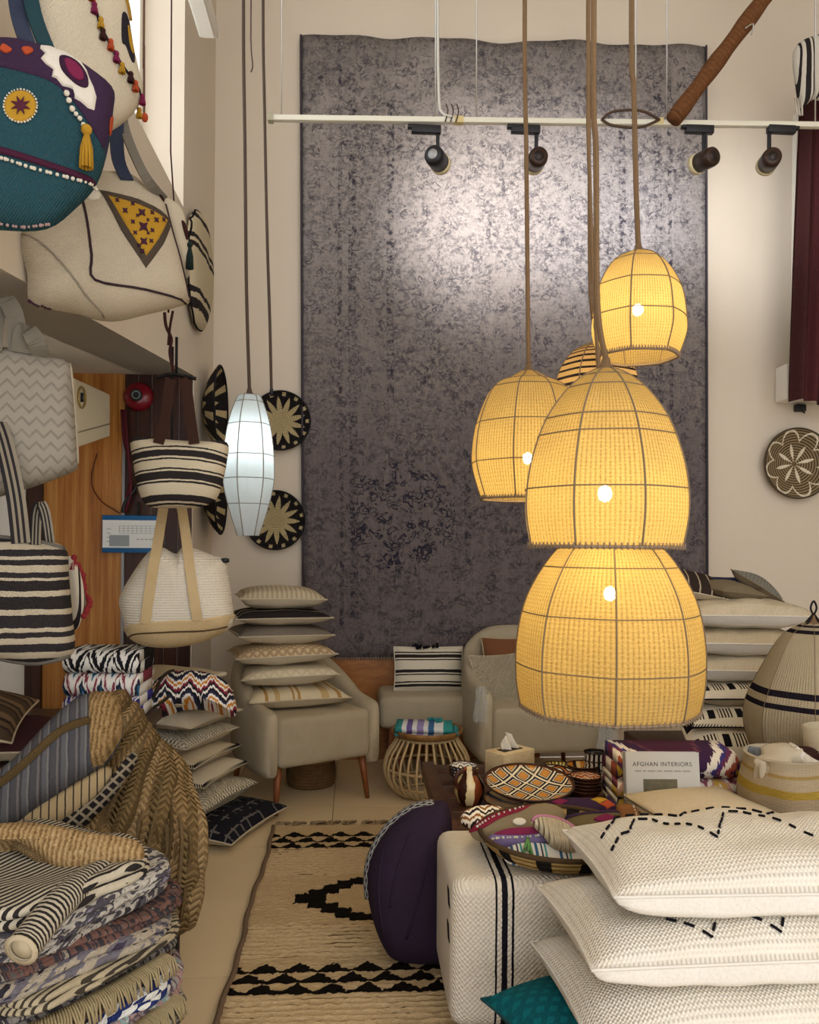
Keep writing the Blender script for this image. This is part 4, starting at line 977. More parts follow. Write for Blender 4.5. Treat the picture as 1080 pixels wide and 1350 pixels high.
# ------------------------------------------------------------------ hangings at right
maroon = stripes('maroon_throw', [(0, '#3a1218'), (.3, '#4d1a22'), (.5, '#33101a'), (.62, '#4a1820'), (.8, '#2c0d14'), (1, '#40141c')], 'u')
YC = 5.30
t = thing('maroon_curtain', 'long dark maroon curtain hanging above the brown flower plate', 'curtain', PYw(1062, 528, YC))
vs = []; uv = []; n1, n2 = 40, 24
xa = PYw(1052, 140, YC).x; 
for j in range(n2+1):
    zt_ = PYw(1060, 120, YC).z; zb_ = PYw(1060, 530, YC).z; b = j/n2; z = zt_ + (zb_-zt_)*b
    x0 = PYw(1054-12*b, 300, YC).x; x1 = x0 + .42
    for i in range(n1+1):
        a = i/n1; vs.append((x0+(x1-x0)*a, YC + .035*math.sin(a*26) + .01*math.sin(a*9+b*3), z + .015*math.sin(a*7)*b)); uv.append((a, 1-b))
nn_ = len(vs); fs = [(j*(n1+1)+i, (j+1)*(n1+1)+i, (j+1)*(n1+1)+i+1, j*(n1+1)+i+1) for j in range(n2) for i in range(n1)]
MB().add(vs+[(x, y+.006, z) for x, y, z in vs], fs+[tuple(q+nn_ for q in f[::-1]) for f in fs], uv+uv).build('cloth', maroon, t, off=t.location)
blacks = stripes('bw_hanging', [(0, '#d9d3c4'), (.10, '#1c1a20'), (.16, '#d9d3c4'), (.26, '#1c1a20'), (.40, '#d9d3c4'), (.46, '#1c1a20'), (.5, '#d9d3c4'), (.66, '#1c1a20'), (.72, '#d9d3c4'), (.82, '#1c1a20'), (.96, '#d9d3c4'), (1, '#d9d3c4')], 'u', rep=2, warp=.006)
pp = Puff([(1046, 75), (1052, 58), (1072, 48), (1100, 45), (1130, 60), (1130, 130), (1100, 140), (1075, 130), (1056, 142), (1050, 110)], (1080, 95), 5.05, 0, .06)
t2 = thing('striped_throw', 'black and white striped throw folded over the maroon curtain top', 'textile', pp.base); pp.body().build('cloth', blacks, t2, off=pp.base)
for k in range(3): MB().tube([pp.on((1048+k*3, 130), .0), PD(1052+k*3, 152, 5.0)], .006, 5).build('fringe_strand', ivory, t2, off=pp.base)
rodz = PYw(1060, 52, YC).z
t = thing('curtain_rod', 'dark rod carrying the maroon curtain and striped throw', 'rod', (PYw(1070, 60, YC).x, YC, rodz))
MB().tube([(0, 0, 0), (.9, 0, 0)], .012, 8).tube([(.55, 0, 0), (.55, YB-YC, 0)], .008, 6).tube([(.8, 0, 0), (.8, YB-YC, 0)], .008, 6).build('rod', blackm, t)
# white window ledge/shutter box behind the curtain
a = PYw(1031, 482, 5.55); b = PYw(1110, 530, 5.55)
t = struct('window_2', MB().box(((a.x+b.x)/2, 5.56, (a.z+b.z)/2), (b.x-a.x, .16, a.z-b.z)), white_paint, bevel=.006)
a2 = PYw(1043, 150, 5.6); MB().box((a2.x+.06, 5.62, (a2.z+a.z)/2), (.05, .05, a2.z-a.z)).build('window_jamb', white_paint, t)
MB().box((a2.x+.30, 5.635, (a2.z+a.z)/2), (.44, .02, a2.z-a.z)).build('pane', plain('dark_pane', '#1b1a1d', .15), t)
t = thing('wall_socket', 'small black fitting on the wall above the flower plate', 'fitting', PYw(1055, 538, 5.62))
MB().box((0, 0, 0), (.07, .05, .05)).build('body', blackm, t, bevel=.008)
MB().tube([(.0, -.02, -.02), (.02, -.03, -.04)], .006, 5).build('cable', blackm, t)
# ================================================================== rug on the floor
RX0, RX1, RY0, RY1 = -.41, .66, 1.75, 4.26
def m_rug(nm):
    g = G(nm, .95, .05); o = g.xyz(g.tc('Object')); x, y = o[0], o[1]
    # x 0..W from left edge, y world depth
    W_ = RX1-RX0
    wn = g.f('MULTIPLY', g.f('SUBTRACT', g.noise(g.tc('Object'), 45, 3), .5), .030)
    xx = g.f('ADD', x, wn); yy = g.f('ADD', y, wn)
    def tri_row(y0, h, ph, n=9.3):
        z = g.tri(g.f('ADD', xx, ph), n/W_)       # 0..1
        k = g.f('DIVIDE', g.f('SUBTRACT', yy, y0), h)
        return g.f('MULTIPLY', g.f('LESS_THAN', g.f('ADD', k, g.f('MULTIPLY', z, .95)), 1.0), g.step(yy, y0, y0+h))
    def rows(y0, h, n=3):
        r = None
        for k in range(n):
            a = tri_row(y0+k*h, h*.92, .05*(k % 2)); b = g.step(yy, y0+k*h-.006, y0+k*h+.010)
            a = g.f('MAXIMUM', a, b); r = a if r is None else g.f('MAXIMUM', r, a)
        return r
    dark = g.f('MAXIMUM', rows(3.94, .075), rows(2.66, .066))
    # stepped diamond medallion (ring)
    dx = g.f('ABSOLUTE', g.f('SUBTRACT', xx, .50)); dy = g.f('ABSOLUTE', g.f('SUBTRACT', yy, 3.37))
    sy = g.f('MULTIPLY', g.f('FLOOR', g.f('DIVIDE', dy, .045)), .045)
    lim_o = g.f('SUBTRACT', .33, g.f('MULTIPLY', sy, 1.25)); lim_i = g.f('SUBTRACT', .20, g.f('MULTIPLY', sy, 1.15))
    inout = g.f('MULTIPLY', g.f('LESS_THAN', dx, lim_o), g.f('LESS_THAN', dy, .205))
    ini = g.f('MULTIPLY', g.f('LESS_THAN', dx, lim_i), g.f('LESS_THAN', dy, .155))
    med = g.f('MULTIPLY', inout, g.f('SUBTRACT', 1.0, ini))
    dark = g.f('MAXIMUM', dark, med)
    fz = g.noise(g.scale(g.tc('Object'), 60, 160, 60), 1.0, 3, .7); bz = g.noise(g.tc('Object'), 6, 3)
    base = g.mix(fz, '#8f7550', '#cdb083'); base = g.mix(g.f('MULTIPLY', bz, .4), base, '#dcc59b')
    groove = g.f('MULTIPLY', g.f('MULTIPLY', g.f('LESS_THAN', g.f('SINE', g.f('ADD', g.f('MULTIPLY', y, 2*PI/.030), g.f('MULTIPLY', g.noise(g.scale(g.tc('Object'), 4, 2, 1), 1.0, 2), 3.0))), -.62), g.f('GREATER_THAN', g.noise(g.scale(g.tc('Object'), 9, 30, 1), 1.0, 2), .42)), .8)
    flat = g.f('MAXIMUM', g.step(y, 3.14, 3.60), g.f('MAXIMUM', g.step(y, 3.92, 4.3), g.step(y, 2.64, 2.88)))
    base = g.mix(g.f('MULTIPLY', groove, g.f('SUBTRACT', 1.0, flat)), base, '#4d3820')
    g.col(g.mix(dark, base, '#17130f')); g.bump(fz, .7, .012); return g.m
rug_m = mat('shaggy_rug', m_rug)
nx, ny = 70, 420; vs = []; uv = []
for j in range(ny+1):
    for i in range(nx+1):
        a, b = i/nx, j/ny; x = (RX1-RX0)*a; y = RY0+(RY1-RY0)*b
        ex = .006*math.sin(y*7)+.003*math.sin(y*23)
        fl_ = (3.14 < y < 3.60) or y > 3.92 or 2.64 < y < 2.88
        z = .016 + (.004 if fl_ else .007*math.sin(y*2*PI/.030 + 3*mnoise.noise(Vector((x*4, y*6, 0))))) + .007*mnoise.noise(Vector((x*40, y*90, 3)))
        if i in (0, nx) or j in (0, ny): z = .001
        vs.append((x + ex*(1-2*a), y - (0), max(.001, z))); uv.append((a, b))
fs = [(j*(nx+1)+i, j*(nx+1)+i+1, (j+1)*(nx+1)+i+1, (j+1)*(nx+1)+i) for j in range(ny) for i in range(nx)]
t = thing('shag_rug', 'camel shag rug with black triangle rows and stepped diamond on the tiles', 'rug', (RX0, 0, 0))
MB().add(vs, fs, uv).build('pile', rug_m, t)
MB().tube([(.004+.006*math.sin(y*7)+.003*math.sin(y*23), y, .014) for y in [RY0+(RY1-RY0)*k/80 for k in range(81)]], .011, 6).build('selvedge', plain('rug_selvedge', '#6b5640', .95), t)
for k in range(13):
    x = .03 + k*.084; mb = MB()
    for q in range(5):
        e = random.uniform(-.04, .04); mb.tube(catmull([(x+random.uniform(-.012, .012), RY1-.01, .012), (x+e*.5, RY1+.03, .022), (x+e+.02, RY1+.07+random.random()*.02, .006)], 3), .006, 4)
    mb.build('fringe_tassel', fabric('wool_fringe', '#a89272', '#7d6a50', 20, 20), t)

# ================================================================== seating
tweed = fabric('oat_tweed', '#c9bb9f', '#b4a587', 120, 40, 'plain', .5, 10)
walnut = woodm('walnut_leg', '#5a2f16', '#7a4522', '#93592e', 40, 2)
def armchair(label, loc, rotz, arm_f=.56, back_h=.88, W=.74, D=.72, back_z=None, low=.20, m=None):
    t = thing('armchair', label, 'armchair', loc, rotz); m = m or tweed
    # seat
    mb = MB(); nxs, nys = 12, 10; sw, sd = W-.16, D-.12
    mb.box((0, -.03, .385), (sw, sd, .27)); mb.build('seat', m, t, bevel=.045, bseg=4)
    # wraparound shell of arms and back
    path = []; hw, hd = W/2-.05, D/2-.04
    ctrl = [(-hw, -hd, arm_f, low), (-hw-.005, -hd*.3, arm_f+.03, low), (-hw, hd*.25, arm_f+.12, low+.01), (-hw*.86, hd*.8, back_h-.10, low+.02), (-hw*.5, hd*1.0, back_h-.015, low+.03), (0, hd*1.05, back_h, low+.03)]
    ctrl += [(-x, y, a, b) for x, y, a, b in ctrl[-2::-1]]
    P1 = catmull([Vector(c[:3]) for c in ctrl], 5); P2 = catmull([Vector((c[0], c[1], c[3])) for c in ctrl], 5)
    n = len(P1); vs = []; uv = []; K = 14
    for i in range(n):
        tg = P1[min(i+1, n-1)]-P1[max(i-1, 0)]; tg.z = 0; tg.normalize(); nr = Vector((tg.y, -tg.x, 0))
        top, bot = P1[i].z, P2[i].z; c = Vector((P1[i].x, P1[i].y, 0)); th = .050
        end = min(i, n-1-i); s = 1.0 if end > 1 else (.55, .9)[end]
        zc = (top+bot)/2; hh = (top-bot)/2
        for k in range(K):
            q = 2*PI*k/K; ox = th*s*math.copysign(abs(math.cos(q))**.6, math.cos(q)); oz = (hh*(.86+.14*s))*math.copysign(abs(math.sin(q))**.35, math.sin(q))
            vs.append(c + nr*ox + Vector((0, 0, zc+oz))); uv.append((i/n*3, k/K*2))
    fs = [(i*K+k, i*K+(k+1) % K, (i+1)*K+(k+1) % K, (i+1)*K+k) for i in range(n-1) for k in range(K)]
    fs += [tuple(range(K))[::-1], tuple((n-1)*K+k for k in range(K))]
    MB().add(vs, fs, uv).build('arms_and_back', m, t)
    for sx in (-1, 1):
        for sy in (-1, 1):
            x, y = sx*(W/2-.11), sy*(D/2-.10)
            MB().tube([(x+sx*.03, y+sy*.03, 0), (x, y, .27)], [.013, .024], 10).build('leg', walnut, t)
    return t
armchair('oatmeal tweed armchair with walnut legs carrying a tall cushion stack', (-.32, 4.87, 0), .53)
armchair('cream upholstered armchair behind the coffee table, with a plastic cover scrap', (1.10, 5.10, 0), .10, arm_f=.62, back_h=.94, W=.84, D=.78, m=fabric('cream_boucle', '#d2c6ac', '#bfb193', 90, 90, 'plain', .6, 14))
# clear plastic scrap hanging from that chair's seat and arm
def m_film(nm):
    g = G(nm, .15, .5); tr = g.n.new('ShaderNodeBsdfTransparent'); mx = g.n.new('ShaderNodeMixShader'); mx.inputs[0].default_value = .35
    g.col('#dfe3e2'); g.t.links.new(tr.outputs[0], mx.inputs[1]); g.t.links.new(g.b.outputs[0], mx.inputs[2]); g.t.links.new(mx.outputs[0], g.out.inputs[0]); return g.m
film = mat('plastic_film', m_film)
def film_sheet(label, p, w_, h_):
    vs = []; n = 12
    for j in range(n+1):
        for i in range(n+1):
            a, b = i/n, j/n; vs.append((w_*(a-.5)*(1+.4*b), -.03*math.sin(a*19+b*5)-.02*b, -h_*b))
    o = MB().add(vs, [(j*(n+1)+i, (j+1)*(n+1)+i, (j+1)*(n+1)+i+1, j*(n+1)+i+1) for j in range(n) for i in range(n)]).build('plastic_wrap', film, None); o.location = p
    tag(o, label, 'plastic sheet')
film_sheet('crumpled clear plastic film hanging at the cream armchair seat front', PD(800, 952, 4.79), .10, .22)
film_sheet('crumpled clear plastic film on the arm next to the ottoman', PD(634, 905, 4.70), .06, .20)
# ottoman
ot0 = PYw(500, 930, 5.12).x; ot1 = PYw(631, 930, 5.12).x
t = thing('ottoman', 'cream boucle ottoman with square wooden legs against the back wall', 'ottoman', ((ot0+ot1)/2, 5.36, 0))
MB().box((0, 0, .415), (ot1-ot0, .48, .20)).build('cushioned_top', MATS['cream_boucle'], t, bevel=.05, bseg=4)
for sx in (-1, 1):
    for sy in (-1, 1): MB().box((sx*((ot1-ot0)/2-.10), sy*.18, .16), (.07, .05, .32)).build('leg', walnut, t)
# striped cushion leaning on the ottoman
bw1 = [(0, '#ddd5c0'), (.08, '#1b1a20'), (.14, '#ddd5c0'), (.17, '#1b1a20'), (.20, '#ddd5c0'), (.34, '#1b1a20'), (.37, '#ddd5c0'), (.40, '#1b1a20'), (.47, '#ddd5c0'), (.60, '#ddd5c0'), (.68, '#1b1a20'), (.71, '#ddd5c0'), (.74, '#1b1a20'), (.82, '#ddd5c0'), (.85, '#1b1a20'), (.88, '#ddd5c0'), (1, '#ddd5c0')]
c_ = cushion('cream cushion with black horizontal stripes leaning on the ottoman', .46, .29, .13, (PYw(565, 890, 5.40).x, 5.40, .513+.14), (PI/2-.22, 0, .02), stripes('bw_cushion', bw1), ivory, pinch=.04)
mb = MB()
for k in range(26):
    x = random.uniform(-.10, .06); mb.sphere((x, .145+random.uniform(-.012, .018), random.uniform(-.02, .05)), random.uniform(.008, .014), 6, 4)
mb.build('pompom_trim', MATS['black_yarn'], c_)
# rattan side table
rc = PD(563, 1000, 4.86); rat = plain('rattan_cane', '#c7b088', .45, c2='#a98c5c', nscale=30)
t = thing('rattan_side_table', 'round rattan cage side table with tray top before the ottoman', 'side table', (rc.x, rc.y, 0))
RP = [(.165, .008), (.215, .055), (.248, .12), (.252, .18), (.235, .24), (.20, .295), (.175, .335)]
RPd = catmull([Vector((r, z, 0)) for r, z in RP], 4)
for k in range(30):
    q = 2*PI*k/30; MB().tube([(p.x*math.cos(q), p.x*math.sin(q), p.y) for p in RPd], .0075, 6).build('cane_rib', rat, t)
for r, z in ((.165, .010), (.252, .165), (.175, .335), (.225, .07)):
    MB().tube([((r-.008)*math.cos(2*PI*k/48), (r-.008)*math.sin(2*PI*k/48), z) for k in range(48)], .008, 6, closed=True).build('hoop', rat, t)
MB().lathe([(.001, .345), (.175, .345), (.205, .362), (.215, .385), (.207, .390), (.198, .370), (.17, .357), (.001, .357)], 48).build('tray_top', woodm('rattan_tray', '#6b4a26', '#8a6436', '#a57c48', 12, 12), t)
# folded multicolour towel on it
tw = stripes('towel_stripes', [(0, '#2f8a8c'), (.12, '#e4e6e4'), (.2, '#6a5a9c'), (.3, '#e4e6e4'), (.38, '#9a8cc0'), (.5, '#e4e6e4'), (.58, '#3a6a9c'), (.68, '#e4e6e4'), (.78, '#e4e6e4'), (.84, '#2f9a98'), (1, '#2f8a8c')], 'u', warp=.004)
o = thing('folded_towel', 'folded towel with teal, white and violet stripes on the rattan table', 'towel', (rc.x-.02, rc.y-.03, .358), -.12)
folded(.33, .20, 3, .022, seed=3).build('cloth', tw, o)
mb = MB()
for k in range(18): mb.tube(catmull([(.165, -.09+.01*k, .03), (.185, -.09+.01*k, .034), (.20, -.09+.01*k+random.uniform(-.008, .008), .012)], 3), .004, 4)
for k in range(10): mb.sphere((.06+random.uniform(-.05, .05), .05+random.uniform(-.04, .04), .072), .012, 5, 4)
mb.build('fringe', fabric('teal_fringe', '#3a9a9c', '#2a7a80', 20, 20), o)
# basket under the armchair
b_ = PZ(408, 1044, 0); 
t = thing('coiled_basket', 'low brown coiled basket standing under the tweed armchair', 'basket', (b_.x, b_.y+.16, 0))
prof = [(.001, .004), (.13, .004)]
for k in range(40): prof.append((.14+.010*math.sin(k/40*PI) + .0035*math.sin(k*PI/2.5), .006+k*.0038))
prof += [(.135, .16), (.125, .155), (.12, .02), (.001, .02)]
MB().lathe(prof, 40).build('coils', plain('dark_straw', '#7d5f38', .9, c2='#4a3620', nscale=40), t)
MB().tube([(.143*math.cos(2*PI*k/40), .143*math.sin(2*PI*k/40), .160) for k in range(40)], .008, 6, closed=True).build('rim', plain('straw_rim', '#8d6c42', .9), t)

# ------------------------------------------------------------------ cushion stack on the tweed armchair
cream = fabric('cream_linen', '#ded1b6', '#cbbd9f', 70, 70); natural = fabric('natural_cotton', '#d6c7a8', '#c4b391', 60, 60)
gold_st = stripes('gold_stripes', [(0, '#d9cba9'), (.15, '#b0894c'), (.18, '#d9cba9'), (.25, '#c7ab76'), (.30, '#d9cba9'), (.42, '#b0894c'), (.44, '#d9cba9'), (.47, '#b0894c'), (.5, '#d9cba9'), (.7, '#c7ab76'), (.78, '#d9cba9'), (.86, '#b0894c'), (.9, '#d9cba9'), (1, '#d9cba9')], 'u', warp=.006)
def m_diam(name, a, b, n=9, th=.28):
    def fn(nm):
        g = G(nm, .92, .1); u, v = g.uv(); s = g.f('ADD', g.tri(u, n), g.tri(v, n)); k = g.f('LESS_THAN', g.f('ABSOLUTE', g.f('SUBTRACT', s, 1.0)), th)
        fine = g.noise(g.tc('UV'), 90, 2); g.col(g.mix(g.f('MULTIPLY', k, fine), a, b)); g.weave(80, 80, .4); return g.m
    return mat(name, fn)
blk_top = stripes('black_top', [(0, '#1c1a1f'), (.2, '#cfc2a4'), (.25, '#1c1a1f'), (.5, '#cfc2a4'), (.54, '#1c1a1f'), (.8, '#cfc2a4'), (.85, '#1c1a1f'), (1, '#1c1a1f')], 'v', warp=.004)
sx, sy = -.43, 4.90
Z = .525
for (lab, w_, t_, fr, bk, rz, dx) in (
    ('cream cushion with fine gold stripes, lowest on the armchair', .60, .135, gold_st, natural, .35, .045),
    ('plain cream cushion with raised lattice, second from the armchair seat', .56, .13, m_diam('lattice', '#dacdb0', '#c3b492'), cream, .22, .02),
    ('cream cushion with brown diamond top, in the armchair stack', .58, .135, m_diam('brown_diamond', '#cdb792', '#7a5c3c', 12, .4), cream, .25, -.01),
    ('pale cushion with grey woven top, under the black striped cushion', .55, .125, fabric('grey_top', '#8a8074', '#6d655a'), cream, .30, -.02),
    ('cream-backed cushion with black striped top, second from the stack top', .55, .10, blk_top, cream, .25, -.02),
    ('beige ticking cushion crowning the armchair stack', .50, .14, stripes('ticking', [(0, '#cbbd9e'), (.5, '#b3a488'), (1, '#cbbd9e')], 'u', rep=18, warp=.002), cream, .20, -.02)):
    cushion(lab, w_, w_*.86, t_, (sx+dx, sy, Z+t_*.47), (random.uniform(-.04, .02), random.uniform(-.03, .03), rz), fr, bk, group=None, pinch=.08, pw=.36); Z += t_*.90

# ------------------------------------------------------------------ cushion stack on the floor
plain('black_yarn', '#17151a')
def m_mud(nm):
    g = G(nm, .92, .1); u, v = g.uv(); a = g.f('FRACT', g.f('MULTIPLY', u, 7.0)); b = g.f('FRACT', g.f('MULTIPLY', v, 9.0))
    l1 = g.f('LESS_THAN', g.f('ABSOLUTE', g.f('SUBTRACT', a, .5)), .06); l2 = g.f('LESS_THAN', g.f('ABSOLUTE', g.f('SUBTRACT', b, .5)), .10)
    k = g.f('MULTIPLY', g.f('MAXIMUM', l1, g.f('MULTIPLY', l2, g.f('GREATER_THAN', a, .35))), g.f('GREATER_THAN', g.noise(g.tc('UV'), 9, 2), .47))
    g.col(g.mix(g.f('MULTIPLY', k, .7), '#1d1c22', '#77716a')); g.weave(80, 80, .4); return g.m
quilt = fabric('cream_quilt', '#e0d5bd', '#c2b496', 22, 22, 'plain', .9, 20, .01)
velvet = fabric('plum_velvet', '#1a1226', '#241830', 90, 90, strength=.1)
fx, fy, frot = -.80, 4.28, -.33; Z = 0.0
for (lab, w_, t_, fr, bk, dx, edge) in (
    ('black patterned cushion with cream back, lowest of the floor stack', .60, .135, mat('mud_cloth', m_mud), cream, .06, None),
    ('cream quilted fluffy cushion, second from the tiles', .54, .155, quilt, quilt, -.06, None),
    ('cream cushion edged with black stitches, under its twin', .52, .105, cream, natural, -.09, 'whip'),
    ('cream cushion edged with black stitches, over its twin', .50, .10, natural, cream, -.12, 'whip'),
    ('cream cushion with raised white embroidery, middle of the floor stack', .50, .125, quilt, cream, -.14, None),
    ('plain cream cushion under the dark plum velvet one', .52, .10, cream, cream, -.13, None),
    ('dark plum velvet cushion with cream back in the floor stack', .50, .12, velvet, cream, -.17, None),
    ('beige cushion with braided rope edge under the ikat bag', .44, .085, natural, natural, -.17, 'braid')):
    cushion(lab, w_, w_, t_, (fx+dx, fy, Z+t_*.48), (random.uniform(-.03, .03), random.uniform(.0, .05), frot+random.uniform(-.05, .05)), fr, bk, edge=edge, pinch=.07, pw=.36); Z += t_*.88
ik1 = ikat('ikat_multi', ['#17161f', '#e9e4d8', '#17161f', '#8a2a3a', '#e9e4d8', '#c9822a', '#e9e4d8', '#2a2a44'], 4, 2.2, 30, .5)
p = Puff([(188, 945), (196, 915), (215, 893), (245, 888), (275, 890), (300, 902), (311, 925), (310, 944), (290, 938), (265, 934), (235, 936), (210, 946), (196, 952)], (250, 920), 4.02, .1, .14, back=.06, tilt=.5)
t = thing('ikat_bag', 'slouched black, white and red ikat bag topping the floor stack', 'bag', p.base); p.body().build('body', ik1, t, off=p.base)
for q in ([(206, 935), (214, 912), (224, 898), (232, 893)], [(196, 948), (215, 940), (228, 930)]):
    p.line(q, .008, eps=.01).build('tie', fabric('dark_tie', '#2a2622', '#4a4238'), t, off=p.base)

# ------------------------------------------------------------------ low chest with ikat bundles and cushions
chest = woodm('chest_wood', '#2a1a10', '#3d2616', '#50341e')
t = thing('storage_chest', 'dark wooden chest behind the jute pile', 'chest', (-1.36, 3.28, 0))
MB().box((0, 0, .33), (.92, 1.06, .66)).build('body', chest, t, bevel=.01); MB().box((0, 0, .685), (.96, 1.10, .05)).build('lid', chest, t, bevel=.008)
for sy in (-1, 1): MB().box((.465, sy*.3, .36), (.012, .4, .44)).build('side_panel', chest, t)
zz = .712
for (lab, m, h) in (('lowest ikat bundle on the chest, blue, white and red', ikat('ikat_blue', ['#e7e5e0', '#3a3a9c', '#e7e5e0', '#7a2a4a', '#d8d4d0', '#2a2a6a'], 5, 1.3, 40, .6, .2), .095),
                    ('middle ikat bundle on the chest, white with teal and red peaks', ikat('ikat_teal', ['#e9e6de', '#e9e6de', '#2a6a8c', '#2a2a3c', '#e9e6de', '#8a3a4a'], 4, 1.0, 40, .7), .098),
                    ('topmost ikat bundle on the chest, black and white arches', ikat('ikat_bw', ['#17171c', '#e6e3da', '#17171c', '#17171c', '#e6e3da', '#e6e3da'], 3, 1.6, 40, 1.0), .10)):
    c = PD(146, 900, 3.62)
    o = thing('ikat_bundle', lab, 'textile', (c.x, c.y, zz), PI+random.uniform(-.05, .05), 'ikat bundles on the chest')
    folded(.31, .26, 2, h/2, .003, seed=zz*9).build('cloth', m, o); zz += h
dkp = stripes('dark_brown_st', [(0, '#4a3a2a'), (.3, '#2a2220'), (.4, '#6a543c'), (.6, '#2a2220'), (.75, '#7a6248'), (1, '#4a3a2a')], 'v', rep=3, warp=.01)
c = PD(70, 960, 2.95); cushion('burgundy cushion with beige edge lying on the chest', .46, .44, .12, (-1.22, 2.98, .775), (.05, .10, .5), fabric('burgundy', '#3d1620', '#2c1018'), natural)
cushion('brown finely striped cushion lying on the burgundy one', .44, .42, .12, (-1.36, 2.92, .885), (.15, .22, .2), dkp, natural)
cushion('dark navy embroidered cushion at the near end of the chest', .42, .40, .12, (-1.50, 3.0, .77), (.1, .1, -.3), m_diam('navy_embroidery', '#1c1a22', '#5a4a34', 6, .2), navyf)

# ------------------------------------------------------------------ low iron bench with jute bags and folded rugs
iron = plain('dark_iron', '#1c1816', .5, .4)
BT = .30
t = thing('iron_bench', 'low dark iron bench buried under jute bags and rugs', 'bench', (-.95, 2.05, 0))
MB().box((0, 0, BT-.02), (.80, 1.26, .04)).build('top', chest, t, bevel=.005)
for sx_, sy_ in ((.385, .60), (.385, -.60), (-.385, .60), (-.385, -.60)): MB().box((sx_, sy_, (BT-.04)/2), (.028, .028, BT-.04)).build('leg', iron, t)
for sx_ in (.385, -.385): MB().box((sx_, 0, BT-.06), (.026, 1.17, .03)).build('rail', iron, t)
def m_jute_braid(name, a, b, c):
    def fn(nm):
        g = G(nm, .95, .05); u, v = g.uv()
        z = g.f('SINE', g.f('ADD', g.f('MULTIPLY', v, 300.0), g.f('MULTIPLY', g.tri(u, 8.0), 5.0)))
        n = g.noise(g.tc('Object'), 90, 3, .7); big = g.noise(g.tc('Object'), 8, 3)
        g.col(g.mix(g.f('MULTIPLY', g.f('ADD', z, 1.0), .25), g.mix(big, a, b), c)); g.bump(g.f('ADD', z, n), .8, .008); return g.m
    return mat(name, fn)
jb = [m_jute_braid('jute_braid_a', '#a88a5e', '#8a6f48', '#5a4630'), m_jute_braid('jute_braid_b', '#94794f', '#75603f', '#4a3a26'), m_jute_braid('jute_braid_c', '#b59a70', '#967a50', '#614b32')]
def rough_jute(name, a, b, c):
    def fn(nm):
        g = G(nm, .95, .05); o = g.tc('Object'); n = g.noise(o, 140, 4, .8); n2 = g.noise(o, 45, 4, .75)
        st = g.f('SINE', g.f('ADD', g.f('MULTIPLY', g.xyz(o)[0], 520.0), g.f('MULTIPLY', n2, 9.0)))
        k = g.f('ADD', g.f('MULTIPLY', n, .6), g.f('ADD', g.f('MULTIPLY', n2, .35), g.f('MULTIPLY', st, .10)))
        g.col(g.ramp(k, [(.30, b), (.48, a), (.66, c)], False)); g.bump(k, .9, .012); return g.m
    return mat(name, fn)
def vlist(pts, s):
    c = catmull([Vector((a, b, 0)) for a, b in pts], 12); return c[min(len(c)-1, int(round(s*(len(c)-1))))]
ridge = [(150, 926), (170, 950), (186, 975), (203, 994), (218, 1006), (230, 1022)]
lower = [(10, 1095), (70, 1098), (118, 1112), (155, 1150), (192, 1206), (236, 1196)]
bulge = [(78, 1000), (112, 1020), (145, 1042), (178, 1068), (214, 1092), (250, 1100)]
NBAND = 15
for k in range(NBAND):
    s = k/(NBAND-1); r = vlist(ridge, s); q = vlist(lower, s); m_ = vlist(bulge, s)
    w1, w2 = random.uniform(-4, 4), random.uniform(-5, 5); dk = .012*math.sin(k*2.4)
    path = [PD(r.x-20, r.y+22, 2.92), PD(r.x-6, r.y+2, 2.80), PD(r.x, r.y, 2.68), PD(r.x*.6+m_.x*.4+w1, r.y*.6+m_.y*.4, 2.60+dk), PD(m_.x+w2, m_.y, 2.53+dk), PD(m_.x*.45+q.x*.55, m_.y*.45+q.y*.55, 2.46+.06*s+dk), PD(q.x, q.y, 2.40+.12*s), PD(q.x-6, q.y+10, 2.50+.12*s)]
    pts = catmull(path, 7); n = len(pts)
    rr = [(.020+.020*min(1, i/(n*.6)))*(.6 if i in (0, n-1) else .9 if i in (1, n-2) else 1)*(1+.22*mnoise.noise(Vector((i*.22, k*3, 0)))) for i in range(n)]
    base = min(pts, key=lambda v_: v_.z)
    o = thing('jute_bag', 'folded brown jute bag in the fanned pile on the iron bench', 'bag', base, group='jute bags fanned on the iron bench')
    MB().tube(pts, rr, 14, squash=1.8, up=FWD).build('folded_body', jb[k % 3], o, off=base)
    for side in (-.45, .5):
        e = []
        for i, p_ in enumerate(pts):
            tg = (pts[min(i+1, n-1)]-pts[max(i-1, 0)]).normalized(); sd_ = tg.cross(FWD).normalized()
            e.append(p_ + sd_*rr[i]*side*1.2 - FWD*rr[i]*1.8*math.sqrt(max(0, 1-side*side*1.3)))
        MB().tube(e[8:-4], .006, 6).build('rolled_edge', jb[(k+1) % 3], o, off=base)
# striped cloth on top of the fan
gst = stripes('grey_stripes', [(0, '#434348'), (.3, '#66625e'), (.42, '#3a3a40'), (.55, '#545559'), (.8, '#6e6c68'), (.9, '#383b44'), (1, '#3f424a')], 'u', rep=8, warp=.008)
p = Puff([(-30, 1105), (-30, 1045), (20, 1000), (62, 955), (100, 922), (130, 914), (152, 916), (162, 945), (160, 975), (140, 1008), (100, 1035), (50, 1070), (10, 1098)], (80, 1000), 2.36, .3, .09, tilt=.45)
t = thing('striped_blanket', 'grey-blue striped blanket with jute border draped over the jute pile', 'blanket', p.base); p.body().build('cloth', gst, t, off=p.base)
p.patch([(118, 918), (132, 914), (152, 917), (161, 945), (159, 975), (140, 1006), (122, 1018), (118, 980)], .008, 3, 6).build('jute_border', rough_jute('jute_border', '#94784f', '#5c4629', '#b0946a'), t, off=p.base)
p.line([(118, 960), (80, 975), (30, 1020), (-10, 1050)], .012, eps=.004).build('jute_seam', jb[1], t, off=p.base)
